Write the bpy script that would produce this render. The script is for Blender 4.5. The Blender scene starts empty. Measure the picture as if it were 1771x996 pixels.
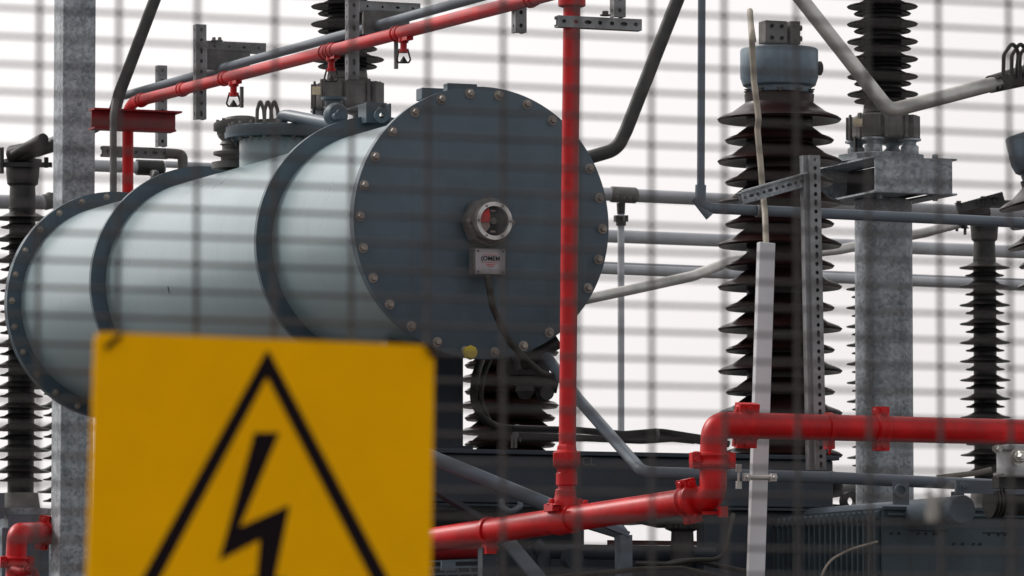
import bpy, math, random
from mathutils import Vector, Matrix
random.seed(7)
C = bpy.context.scene
col = C.collection
# ------------------------------------------------------------------ camera
F, CX, CY, CAMZ = 9800.0, 885.5, 498.0, 1.6
PIT = math.atan(752.0 / F)
cd = bpy.data.cameras.new('camera'); cam = bpy.data.objects.new('camera', cd); col.objects.link(cam)
cam.location = (0, 0, CAMZ); cam.rotation_euler = (math.pi/2 + PIT, 0, 0)
cd.sensor_width = 36.0; cd.lens = 36.0 * F / 1771.0
cd.clip_start = 0.1; cd.clip_end = 3000
cd.dof.use_dof = True; cd.dof.focus_distance = 22.9; cd.dof.aperture_fstop = 15.8
C.camera = cam
# ------------------------------------------------------------------ world, sun, exposure
w = bpy.data.worlds.new('World'); C.world = w; w.use_nodes = True
nt = w.node_tree; nt.nodes.clear()
SUN_EL, SUN_AZ = math.radians(40), math.radians(-60)        # azimuth from +Y towards +X
out = nt.nodes.new('ShaderNodeOutputWorld'); bg = nt.nodes.new('ShaderNodeBackground')
sky = nt.nodes.new('ShaderNodeTexSky'); sky.sky_type = 'NISHITA'; sky.sun_disc = False
sky.sun_elevation = SUN_EL; sky.sun_rotation = SUN_AZ; sky.air_density = 1.6; sky.dust_density = 6.0; sky.ozone_density = 1.0
hsv = nt.nodes.new('ShaderNodeHueSaturation'); hsv.inputs['Saturation'].default_value = 0.22
mixc = nt.nodes.new('ShaderNodeMix'); mixc.data_type = 'RGBA'; mixc.inputs[0].default_value = 0.92
# cloud cover over the clear sky: brighter towards the veiled sun, duller behind the camera
geo = nt.nodes.new('ShaderNodeTexCoord'); dt = nt.nodes.new('ShaderNodeVectorMath'); dt.operation = 'DOT_PRODUCT'
glow = Vector((math.sin(math.radians(-35)), math.cos(math.radians(-35)), 0.75)).normalized(); dt.inputs[1].default_value = glow
nt.links.new(geo.outputs['Generated'], dt.inputs[0])
mr = nt.nodes.new('ShaderNodeValToRGB'); el = mr.color_ramp.elements
m1 = nt.nodes.new('ShaderNodeMath'); m1.operation = 'MULTIPLY_ADD'; m1.inputs[1].default_value = .5; m1.inputs[2].default_value = .5
nt.links.new(dt.outputs['Value'], m1.inputs[0]); nt.links.new(m1.outputs[0], mr.inputs[0])
el[0].position = 0.12; el[0].color = (.37, .37, .385, 1); el[1].position = 1.0; el[1].color = (.79, .765, .762, 1)
e2 = el.new(0.5); e2.color = (.38, .38, .39, 1); e3 = el.new(0.75); e3.color = (.340, .320, .318, 1)
sc = nt.nodes.new('ShaderNodeVectorMath'); sc.operation = 'SCALE'; sc.inputs['Scale'].default_value = 11.0
nt.links.new(mr.outputs[0], sc.inputs[0]); nt.links.new(sc.outputs[0], mixc.inputs[7])
nt.links.new(sky.outputs[0], hsv.inputs['Color']); nt.links.new(hsv.outputs[0], mixc.inputs[6])
nt.links.new(mixc.outputs[2], bg.inputs[0]); nt.links.new(bg.outputs[0], out.inputs[0])
bg.inputs[1].default_value = 0.10
sd = bpy.data.lights.new('sun', 'SUN'); so = bpy.data.objects.new('sun', sd); col.objects.link(so)
sd.energy = 1.5; sd.angle = math.radians(22); sd.color = (1.0, 0.97, 0.93)
sdir = Vector((math.sin(SUN_AZ)*math.cos(SUN_EL), math.cos(SUN_AZ)*math.cos(SUN_EL), math.sin(SUN_EL)))
so.rotation_euler = sdir.to_track_quat('Z', 'Y').to_euler()
C.view_settings.view_transform = 'Standard'; C.view_settings.look = 'None'; C.view_settings.gamma = 1
C.view_settings.exposure = 0.84
# ------------------------------------------------------------------ pixel -> world
cp, sp = math.cos(PIT), math.sin(PIT)
def P(px, py, Y):
    x = (px - CX)/F; y = (CY - py)/F
    d = Vector((x, -y*sp + cp, y*cp + sp))
    return Vector((0, 0, CAMZ)) + d * (Y / d.y)
def S(Y): return Y / F
TH = math.radians(21.5)
U = Vector((math.cos(TH), math.sin(TH), 0)); V = Vector((-math.sin(TH), math.cos(TH), 0)); Z = Vector((0, 0, 1))
def along(A, d, px):
    k = (px - CX)/F
    D0 = A.y*cp + (A.z-CAMZ)*sp; Dd = d.y*cp + d.z*sp
    return A + d * ((k*D0 - A.x) / (d.x - k*Dd))
# ------------------------------------------------------------------ materials
def mat(name, c, rough=0.5, metal=0.0, var=0.15, scale=6.0, bump=0.0, bscale=60.0, coat=0.0, spec=0.28, c2=None, vor=False, streak=0.0):
    m = bpy.data.materials.new(name); m.use_nodes = True
    n = m.node_tree; b = n.nodes['Principled BSDF']
    b.inputs['Metallic'].default_value = metal
    b.inputs['Coat Weight'].default_value = coat; b.inputs['Coat Roughness'].default_value = 0.12
    b.inputs['Specular IOR Level'].default_value = spec
    tc = n.nodes.new('ShaderNodeTexCoord')
    no = n.nodes.new('ShaderNodeTexNoise'); no.inputs['Scale'].default_value = scale; no.inputs['Detail'].default_value = 8; no.inputs['Roughness'].default_value = 0.65
    n.links.new(tc.outputs['Object'], no.inputs['Vector'])
    r = n.nodes.new('ShaderNodeValToRGB'); r.color_ramp.elements[0].position = 0.3; r.color_ramp.elements[1].position = 0.7
    d = c2 if c2 else tuple(x*(1-var*1.6) for x in c)
    r.color_ramp.elements[0].color = (*d, 1); r.color_ramp.elements[1].color = (*[min(1, x*(1+var)) for x in c], 1)
    src = no.outputs['Fac']
    if vor:
        vo = n.nodes.new('ShaderNodeTexVoronoi'); vo.inputs['Scale'].default_value = scale*7
        n.links.new(tc.outputs['Object'], vo.inputs['Vector'])
        sx = n.nodes.new('ShaderNodeSeparateColor'); n.links.new(vo.outputs['Color'], sx.inputs[0])
        mm = n.nodes.new('ShaderNodeMath'); mm.operation = 'MULTIPLY_ADD'; mm.inputs[1].default_value = 0.22
        n.links.new(sx.outputs[0], mm.inputs[0])
        m2 = n.nodes.new('ShaderNodeMath'); m2.operation = 'MULTIPLY'; m2.inputs[1].default_value = 0.80
        n.links.new(no.outputs['Fac'], m2.inputs[0]); n.links.new(m2.outputs[0], mm.inputs[2]); src = mm.outputs[0]
    n.links.new(src, r.inputs[0]); colsrc = r.outputs[0]
    if streak > 0:
        mp = n.nodes.new('ShaderNodeMapping'); mp.inputs['Scale'].default_value = (22, 22, 0.7)
        n.links.new(tc.outputs['Object'], mp.inputs[0])
        n3 = n.nodes.new('ShaderNodeTexNoise'); n3.inputs['Scale'].default_value = 1.0; n3.inputs['Detail'].default_value = 5
        n.links.new(mp.outputs[0], n3.inputs['Vector'])
        r3 = n.nodes.new('ShaderNodeValToRGB'); r3.color_ramp.elements[0].position = 0.52; r3.color_ramp.elements[1].position = 0.75
        n.links.new(n3.outputs['Fac'], r3.inputs[0])
        mu = n.nodes.new('ShaderNodeMath'); mu.operation = 'MULTIPLY'; mu.inputs[1].default_value = streak
        n.links.new(r3.outputs[0], mu.inputs[0])
        mx = n.nodes.new('ShaderNodeMix'); mx.data_type = 'RGBA'
        mx.inputs[7].default_value = (0.05, 0.04, 0.035, 1)
        n.links.new(mu.outputs[0], mx.inputs[0]); n.links.new(colsrc, mx.inputs[6]); colsrc = mx.outputs[2]
    n.links.new(colsrc, b.inputs['Base Color'])
    rr = n.nodes.new('ShaderNodeMapRange'); rr.inputs[3].default_value = max(0.03, rough-0.1); rr.inputs[4].default_value = min(1, rough+0.12)
    n.links.new(no.outputs['Fac'], rr.inputs[0]); n.links.new(rr.outputs[0], b.inputs['Roughness'])
    if bump > 0:
        nb = n.nodes.new('ShaderNodeTexNoise'); nb.inputs['Scale'].default_value = bscale; nb.inputs['Detail'].default_value = 4
        n.links.new(tc.outputs['Object'], nb.inputs['Vector'])
        bp = n.nodes.new('ShaderNodeBump'); bp.inputs['Strength'].default_value = bump; bp.inputs['Distance'].default_value = 0.004
        n.links.new(nb.outputs['Fac'], bp.inputs['Height']); n.links.new(bp.outputs[0], b.inputs['Normal'])
    return m
M = dict(
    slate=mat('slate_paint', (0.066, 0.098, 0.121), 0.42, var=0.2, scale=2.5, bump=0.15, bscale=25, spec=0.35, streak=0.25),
    slate_lit=mat('slate_paint_lit', (0.205, 0.27, 0.288), 0.3, var=0.05, scale=1.5, bump=0.1, bscale=8, spec=0.6, streak=0.12),  # same paint as slate, made paler: light on the barrel put into the colour
    dslate=mat('dark_slate_paint', (0.030, 0.040, 0.052), 0.5, var=0.2, scale=3, bump=0.2, bscale=30, streak=0.4),
    casing=mat('weathered_casing_paint', (0.054, 0.075, 0.09), 0.5, var=0.25, scale=4, bump=0.2, bscale=30, streak=0.5),
    gpipe=mat('grey_pipe_paint', (0.11, 0.135, 0.16), 0.4, var=0.12, scale=5, bump=0.1),
    conduit=mat('dark_conduit', (0.05, 0.05, 0.048), 0.5, var=0.15, scale=5),
    galv=mat('galvanised_steel', (0.37, 0.395, 0.415), 0.5, 0.15, var=0.18, scale=10, vor=True, c2=(0.14, 0.16, 0.178), bump=0.15, bscale=40, streak=0.35),
    strut=mat('strut_steel', (0.23, 0.235, 0.24), 0.5, 0.2, var=0.3, scale=9, bump=0.1),
    dsteel=mat('dull_dark_steel', (0.035, 0.034, 0.033), 0.5, 0.1, var=0.35, scale=10, bump=0.3),
    cast=mat('weathered_casting', (0.13, 0.125, 0.12), 0.6, 0.1, var=0.3, scale=9, bump=0.4, streak=0.3),
    alu=mat('aluminium_tube', (0.50, 0.49, 0.46), 0.42, 0.6, var=0.18, scale=7, bump=0.15),
    bus=mat('grey_busbar_tube', (0.42, 0.43, 0.45), 0.45, 0.1, var=0.15, scale=4),
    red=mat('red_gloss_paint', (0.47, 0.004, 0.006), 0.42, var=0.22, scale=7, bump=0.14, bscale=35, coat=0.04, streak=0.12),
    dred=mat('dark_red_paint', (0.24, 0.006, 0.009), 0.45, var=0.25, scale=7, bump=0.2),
    porc=mat('brown_porcelain', (0.019, 0.0075, 0.0068), 0.3, var=0.4, scale=4, coat=0.04, spec=0.2, streak=0.2),
    porcg=mat('dark_grey_porcelain', (0.020, 0.0185, 0.018), 0.35, var=0.3, scale=4, coat=0.0, spec=0.18, streak=0.2),
    capb=mat('blue_grey_cap_paint', (0.13, 0.175, 0.21), 0.4, var=0.25, scale=9, bump=0.15, streak=0.35),
    bolt=mat('zinc_bolt', (0.28, 0.25, 0.22), 0.5, 0.2, var=0.3, scale=20),
    cable=mat('grey_black_cable', (0.028, 0.026, 0.023), 0.55, var=0.3, scale=12),
    black=mat('black_rubber', (0.008, 0.008, 0.009), 0.5, var=0.3, scale=9),
    beige=mat('beige_cable', (0.30, 0.265, 0.215), 0.5, var=0.15, scale=9),
    strip=mat('grey_plastic_trunking', (0.60, 0.60, 0.62), 0.45, var=0.06, scale=4),
    box=mat('light_grey_enclosure', (0.55, 0.56, 0.57), 0.45, var=0.1, scale=10),
    plate=mat('anodised_plate', (0.30, 0.29, 0.30), 0.45, 0.1, var=0.12, scale=20),
    rim=mat('polished_rim', (0.55, 0.54, 0.52), 0.3, 0.5, var=0.2, scale=20),
    dial=mat('gauge_black', (0.012, 0.012, 0.014), 0.3, var=0.2, scale=20),
    dialred=mat('gauge_red', (0.5, 0.03, 0.03), 0.4, var=0.1, scale=20),
    dialgrey=mat('gauge_faded', (0.22, 0.17, 0.15), 0.4, var=0.2, scale=40),
    yellow=mat('sign_yellow', (0.97, 0.46, 0.0), 0.6, var=0.05, scale=9, bump=0.05, spec=0.05),
    sblack=mat('sign_black', (0.012, 0.007, 0.009), 0.6, var=0.1, scale=5, spec=0.05),
    ycap=mat('yellow_cap', (0.45, 0.36, 0.04), 0.5, var=0.1, scale=5),
    wire=mat('fence_wire', (0.06, 0.052, 0.05), 0.6, 0.1, var=0.2, scale=12),
    tie=mat('white_tie', (0.33, 0.31, 0.28), 0.6, var=0.1, scale=12),
    concrete=mat('concrete', (0.30, 0.29, 0.27), 0.85, var=0.2, scale=4, bump=0.4),
    label=mat('cream_label', (0.62, 0.52, 0.36), 0.5, var=0.2, scale=30),
    ground=mat('gravel', (0.10, 0.095, 0.09), 0.9, var=0.35, scale=8, bump=1.0, bscale=40),
)
# ------------------------------------------------------------------ mesh builder
def frame(t):
    t = t.normalized(); a = Z if abs(t.z) < 0.9 else Vector((1, 0, 0))
    s = t.cross(a).normalized(); return s, s.cross(t).normalized()
class MB:
    def __init__(s): s.v = []; s.f = []
    def add(s, vs, fs):
        o = len(s.v); s.v += [Vector(q) for q in vs]; s.f += [tuple(i+o for i in f) for f in fs]; return s
    def box(s, c, ax, sz):
        a, b, d = [ax[i]*sz[i]/2 for i in range(3)]
        vs = [c+a*i+b*j+d*k for i in (-1, 1) for j in (-1, 1) for k in (-1, 1)]
        return s.add(vs, [(0,1,3,2),(4,6,7,5),(0,4,5,1),(2,3,7,6),(0,2,6,4),(1,5,7,3)])
    def bar(s, a, b, wd, h, up=Z):
        t = (b-a); L = t.length; t = t/L
        side = t.cross(up); side = side.normalized() if side.length > 1e-4 else U.copy()
        u2 = side.cross(t).normalized()
        return s.box((a+b)/2, (t, side, u2), (L, wd, h))
    def tube(s, pts, r, seg=18, fillet=0.0, arc=8, caps=True):
        pts = [Vector(p) for p in pts]
        if fillet > 0 and len(pts) > 2:
            q = [pts[0]]
            for i in range(1, len(pts)-1):
                a = (pts[i-1]-pts[i]); b = (pts[i+1]-pts[i]); la, lb = a.length, b.length; a /= la; b /= lb
                ang = a.angle(b)
                d = min(fillet/max(math.tan(ang/2), .05), la*0.48, lb*0.48)
                p0, p1 = pts[i]+a*d, pts[i]+b*d
                for k in range(arc+1):
                    t = k/arc; q.append(p0*(1-t)**2 + pts[i]*2*t*(1-t) + p1*t*t)
            q.append(pts[-1]); pts = q
        n = len(pts); rs = r if isinstance(r, (list, tuple)) else [r]*n
        vs = []; sx = None
        for i in range(n):
            t = (pts[min(i+1, n-1)]-pts[max(i-1, 0)]).normalized()
            if sx is None: sx, sy = frame(t)
            else:
                sx = (sx - t*sx.dot(t)).normalized(); sy = t.cross(sx)
            sy = t.cross(sx)
            for k in range(seg):
                an = 2*math.pi*k/seg; vs.append(pts[i] + (sx*math.cos(an)+sy*math.sin(an))*rs[i])
        fs = [(i*seg+k, i*seg+(k+1) % seg, (i+1)*seg+(k+1) % seg, (i+1)*seg+k) for i in range(n-1) for k in range(seg)]
        if caps: fs += [tuple(range(seg-1, -1, -1)), tuple((n-1)*seg+k for k in range(seg))]
        return s.add(vs, fs)
    def lathe(s, prof, o, ax=Z, seg=56, cap=True):
        ax = ax.normalized(); a, b = frame(ax); vs = []; n = len(prof)
        for r, z in prof:
            for k in range(seg):
                an = 2*math.pi*k/seg; vs.append(o + ax*z + (a*math.cos(an)+b*math.sin(an))*r)
        fs = [(i*seg+k, i*seg+(k+1) % seg, (i+1)*seg+(k+1) % seg, (i+1)*seg+k) for i in range(n-1) for k in range(seg)]
        if cap: fs += [tuple(range(seg-1, -1, -1)), tuple((n-1)*seg+k for k in range(seg))]
        return s.add(vs, fs)
    def ring(s, o, ax, r0, r1, t, seg=64):      # annulus with thickness t, centred
        return s.lathe([(r0, -t/2), (r1, -t/2), (r1, t/2), (r0, t/2), (r0, -t/2)], o, ax, seg, cap=False)
    def prism(s, poly, o, a, b, t):             # 2D polygon in the plane a,b, thickness t along a x b
        nn = a.cross(b).normalized(); n = len(poly)
        vs = [o+a*x+b*y+nn*t/2 for x, y in poly] + [o+a*x+b*y-nn*t/2 for x, y in poly]
        fs = [tuple(range(n)), tuple(range(2*n-1, n-1, -1))] + [(i, n+i, n+(i+1) % n, (i+1) % n) for i in range(n)]
        return s.add(vs, fs)
    def perf(s, a, b, wd, t, nrm, pitch=0.05, hole=0.011):   # plate a->b with round holes, nrm = facing
        T = (b-a); L = T.length; T /= L; W = nrm.cross(T).normalized(); nrm = T.cross(W).normalized()
        n = max(1, int(round(L/pitch))); st = L/n
        for i in range(n):
            c = a + T*(st*(i+.5)); hr = hole; el = 1.7 if i % 3 == 2 else 1.0
            outer = []; inner = []
            for k in range(12):
                an = 2*math.pi*(k+.5)/12; cx, sy = math.cos(an), math.sin(an)
                m = max(abs(cx), abs(sy)); outer.append((cx/m*st/2, sy/m*wd/2)); inner.append((cx*hr*el, sy*hr*.9))
            vs = []
            for sg in (1, -1):
                for q in (outer, inner): vs += [c+T*x+W*y+nrm*(t/2*sg) for x, y in q]
            fs = []
            for k in range(12):
                j = (k+1) % 12
                fs += [(k, j, 12+j, 12+k), (24+k, 36+k, 36+j, 24+j), (12+k, 12+j, 36+j, 36+k)]
            s.add(vs, fs)
        h = t/2
        e = [a-W*wd/2, a+W*wd/2, b+W*wd/2, b-W*wd/2]
        for i in range(4):
            p, q = e[i], e[(i+1) % 4]; s.add([p+nrm*h, p-nrm*h, q-nrm*h, q+nrm*h], [(0, 1, 2, 3)])
        return s
    def channel(s, a, b, wd, dp, nrm, t=0.0035, pitch=0.05, hole=0.011, sidehole=True):
        # strut channel: perforated face turned to nrm, two side flanges behind it with in-turned lips
        T = (b-a).normalized(); W = nrm.cross(T).normalized(); nrm = T.cross(W).normalized()
        s.perf(a, b, wd, t, nrm, pitch, hole)
        q_ = nrm*(dp*.55); s.bar(a-q_, b-q_, wd-2.5*t, .002, nrm)
        for sg in (-1, 1):
            o = W*(sg*(wd/2 - t/2)) - nrm*(dp/2)
            if sidehole: s.perf(a+o, b+o, dp-t, t, W*sg, pitch, hole*.8)
            else: s.bar(a+o, b+o, t, dp-t, nrm)
            o2 = W*(sg*(wd/2 - wd*.14)) - nrm*(dp); s.bar(a+o2, b+o2, wd*.28, t, nrm)
        return s
    def cut(s): s.cuts = getattr(s, 'cuts', [0]); s.cuts.append((len(s.v), len(s.f))) ; return s
    def each(s, name, m, parent, **k):      # one object for every piece closed by cut()
        v0 = f0 = 0; r = []
        for v1, f1 in s.cuts[1:]:
            q = MB(); q.v = s.v[v0:v1]; q.f = [tuple(i-v0 for i in f) for f in s.f[f0:f1]]; r.append(q.build(name, m, parent, **k)); v0, f0 = v1, f1
        return r
    def build(s, name, m, parent=None, loc=None, smooth=35, bevel=0.0):
        base = Vector((0, 0, 0)); p = parent
        if parent is not None:
            while p.parent: p = p.parent
            base = Vector(p['_loc'])
        elif loc is not None: base = Vector(loc)
        me = bpy.data.meshes.new(name); me.from_pydata([v-base for v in s.v], [], s.f); me.update()
        import bmesh
        bm = bmesh.new(); bm.from_mesh(me); bmesh.ops.recalc_face_normals(bm, faces=bm.faces); bm.to_mesh(me); bm.free()
        me.polygons.foreach_set('use_smooth', [True]*len(me.polygons)); me.set_sharp_from_angle(angle=math.radians(smooth))
        me.materials.append(M[m]); o = bpy.data.objects.new(name, me); col.objects.link(o)
        if parent is not None: o.parent = parent
        else: o.location = base; o['_loc'] = tuple(base)
        if bevel > 0:
            md = o.modifiers.new('bevel', 'BEVEL'); md.width = bevel; md.segments = 2; md.limit_method = 'ANGLE'
        return o
def thing(name, loc, label, cat, group=None):
    o = bpy.data.objects.new(name, None); col.objects.link(o); o.location = loc; o['_loc'] = tuple(loc); o.empty_display_size = .1
    o['label'] = label; o['category'] = cat
    if group: o['group'] = group
    return o
def tag(o, label=None, cat=None, group=None, kind=None):
    if label: o['label'] = label
    if cat: o['category'] = cat
    if group: o['group'] = group
    if kind: o['kind'] = kind
    return o
def copy_tree(o, parent=None):
    c = o.copy(); col.objects.link(c); c.parent = parent
    for ch in [x for x in list(bpy.data.objects) if x.parent == o]: copy_tree(ch, c)
    return c
def hexbolt(mb, c, ax, r, h):
    mb.lathe([(r, -h*.2), (r, h*.8), (r*.8, h)], c, ax, seg=6); mb.lathe([(r*1.5, -h*.2), (r*1.5, h*.12)], c, ax, seg=14)
# ------------------------------------------------------------------ ground
g = MB(); g.add([(-900, -200, 0), (900, -200, 0), (900, 1800, 0), (-900, 1800, 0)], [(0, 1, 2, 3)])
tag(g.build('ground', 'ground'), kind='structure')
# ------------------------------------------------------------------ insulators
def shed_profile(z_top, tips, core, rise=0.58, under=0.16, e=0.006):
    """tips: list of (z, radius) from the top down"""
    pr = [(core*.98, z_top)]
    for z, R in tips:
        zz = z + (R-core)*rise
        pr += [(core, zz+0.004), (core+(R-core)*.5, z+(R-core)*rise*.42), (R-e*1.2, z+e*.9), (R, z), (R-e*.6, z-e*.8), (R-e*3, z-e*.6),
               (core+(R-core)*.4, z+(R-core)*under*.7), (core, z+(R-core)*under)]
    out = [pr[0]]
    for p in pr[1:]:
        z = min(p[1], 1e9); out.append(p)
    return out
def frame_at(p): return p
def post_base(px, Y): return Vector((P(px, 500, Y).x, Y, 0))
# small station post insulators (R = 44 px at Y = 30)
def station_insulator(px, Ytop, y_cap0, y_cap1, first_tip, n, pitch, R, r, core, capw, neck_y, label, Y, support_y, group='station post insulators', mcore='porcg'):
    s = S(Y); b = post_base(px, Y)
    t = thing('post_insulator', b, label, 'insulator', group)
    X = b.x
    def z(y): return P(px, y, Y).z
    tips = []
    for i in range(n):
        tips.append((z(first_tip+i*pitch), R*s)); 
        if i < n-1 or True: tips.append((z(first_tip+(i+.42)*pitch), r*s))
    zb = z(first_tip+n*pitch)
    pr = shed_profile(z(first_tip-R*.35), tips, core*s, rise=0.34, under=0.12, e=0.004)
    pr += [(core*s, zb)]
    m = MB(); m.lathe(pr, Vector((X, Y, 0)), Z, 48); m.build('shed_stack', mcore, t, smooth=50)
    m = MB(); m.lathe([(capw*.8*s, z(y_cap1+ (neck_y-y_cap1))), (capw*.74*s, z(y_cap1+4)), (capw*.9*s, z(y_cap1)), (capw*s, z(y_cap0+8)), (capw*1.1*s, z(y_cap0+6)), (capw*1.1*s, z(y_cap0))], Vector((X, Y, 0)), Z, 28)
    m.build('cap', 'dsteel', t)
    m = MB(); m.lathe([(core*1.5*s, z(support_y)), (core*1.3*s, zb)], Vector((X, Y, 0)), Z, 28); m.build('foot', 'cast', t)
    m = MB(); m.lathe([(core*1.9*s, 0), (core*1.9*s, z(support_y)-.03), (core*2.4*s, z(support_y)-.03), (core*2.4*s, z(support_y))], Vector((X, Y, 0)), Z, 28); m.build('pedestal', 'galv', t)
    return t
station_insulator(1703, 0, 378, 414, 463, 12, 32.4, 44, 34, 20, 25, 450, 'slim dark post insulator at right, right of the round galvanised post', 30.0, 880)
station_insulator(1507, 0, 415, 452, 500, 11, 32.4, 44, 35, 20, 25, 487, 'slim dark insulator half hidden behind the round galvanised post', 30.6, 880)
station_insulator(38, 0, 276, 318, 378, 13, 36.5, 50, 38, 23, 30, 362, 'slim dark post insulator at far left, its cap left of the square post', 29.0, 880)
station_insulator(112, 0, 500, 540, 592, 8, 37, 46, 36, 20, 27, 575, 'slim dark insulator behind the square galvanised post, low beside the tank', 31.5, 900)

# big transformer bushings
def bushing(px, Y, cap0, cap1, tips_y, R, r, core, capr, ybase, label, tilt=0.0, block=True):
    s = S(Y); b = Vector((P(px, ybase, Y).x, Y, P(px, ybase, Y).z))
    t = thing('transformer_bushing', b, label, 'bushing', 'large brown transformer bushings')
    ax = Vector((-math.sin(tilt), 0, math.cos(tilt)))
    def h(y): return (ybase - y)*s*(1.0/math.cos(tilt) if tilt else 1.0)
    big, pitch = tips_y
    tips = []
    for i, y in enumerate(big):
        tips.append((h(y), R*s))
        tips.append((h(y+pitch*.5), r*s))
    m = MB(); pr = shed_profile(h(cap1+14), tips, core*s, rise=.56, under=.13, e=.011); pr.append((core*s, min(pr[-1][1]-.01, 0)))
    m.lathe(pr, b, ax, 72); m.build('shed_stack', 'porc', t, smooth=50)
    m = MB()
    m.lathe([(capr*.8*s, h(cap1+8)), (capr*.82*s, h(cap1-2)), (capr*.93*s, h(cap1-6)), (capr*s, h(cap1-20)), (capr*s, h(cap0+3)), (capr*.97*s, h(cap0)), (capr*.5*s, h(cap0-1))], b, ax, 64)
    m.build('cap', 'capb', t)
    m = MB(); m.lathe([(core*1.02*s, h(cap1+30)), (core*1.05*s, h(cap1+10)), (core*.92*s, h(cap1+6))], b, ax, 48); m.build('collar', 'porc', t)
    m = MB()
    for k in range(10):
        an = k*math.pi/5+.3; c = b+ax*h(cap1+3)+Vector((math.cos(an), math.sin(an), 0))*capr*.86*s
        hexbolt(m, c, -ax, .009, .014); m.cut()
    m.each('bolt', 'cast', t)
    return t, b, ax, h, s
t, b, ax, h, s = bushing(1350, 23.6, 80, 150, ([203+73*i for i in range(9)], 73), 108, 95, 58, 68, 800, 'tall dark brown bushing with pale blue-grey cap, right of centre')
# its terminal block, plates and sight plug
m = MB(); cc = b+ax*h(52); m.box(cc+U*(-.028), (U, V, Z), (.10, .075, .095)); m.box(cc+U*.058, (U, V, Z), (.045, .08, .098))
o = m.build('terminal_block', 'cast', t, bevel=.003)
m = MB()
for dx, dz in ((-.05, .025), (-.05, -.025), (-.005, .025), (-.005, -.025)): m.lathe([(.008, 0), (.008, .004)], cc+U*dx+Z*dz-V*.04, -V, 12); m.cut()
m.each('bolt_hole', 'black', o)
m = MB()
for dx, dz in ((.088, .025), (.088, -.02)): hexbolt(m, cc+U*dx+Z*dz, U, .013, .016); m.cut()
hexbolt(m, cc+U*.058-V*.045+Z*.03, -V, .006, .006); m.cut(); hexbolt(m, cc+U*.058-V*.045-Z*.03, -V, .006, .006); m.cut()
m.each('bolt', 'cast', o)
m = MB(); m.lathe([(.03, 0), (.03, .02), (.02, .026)], b+ax*h(112)+Vector((1, .2, 0)).normalized()*68*s*.98, Vector((1, .2, 0)), 20); m.build('plug', 'dsteel', t)
bushing(1927, 23.9, 222, 290, ([338+68*i for i in range(6)], 68), 106, 94, 56, 68, 760, 'leaning brown bushing cut off by the right edge of the picture', tilt=math.radians(12.5))
# bushing below the conservator
s = S(26.4); b = post_base(882, 26.4)
t = thing('low_voltage_bushing', Vector((b.x, 26.4, P(882, 815, 26.4).z)), 'short dark bushing standing below and behind the round end of the tank', 'bushing')
tips = []
for i in range(9): tips += [(P(882, 427+45.6*i, 26.4).z, 85*s), (P(882, 427+45.6*i+22, 26.4).z, 79*s)]
m = MB(); pr = shed_profile(P(882, 400, 26.4).z, tips, 54*s, rise=.56, under=.10, e=.016); pr.append((50*s, P(882, 815, 26.4).z)); m.lathe(pr, b, Z, 64); m.build('shed_stack', 'porc', t, smooth=50)
m = MB(); m.lathe([(55*s, P(882, 405, 26.4).z), (62*s, P(882, 395, 26.4).z), (62*s, P(882, 350, 26.4).z)], b, Z, 40); m.build('cap', 'capb', t)

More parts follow.
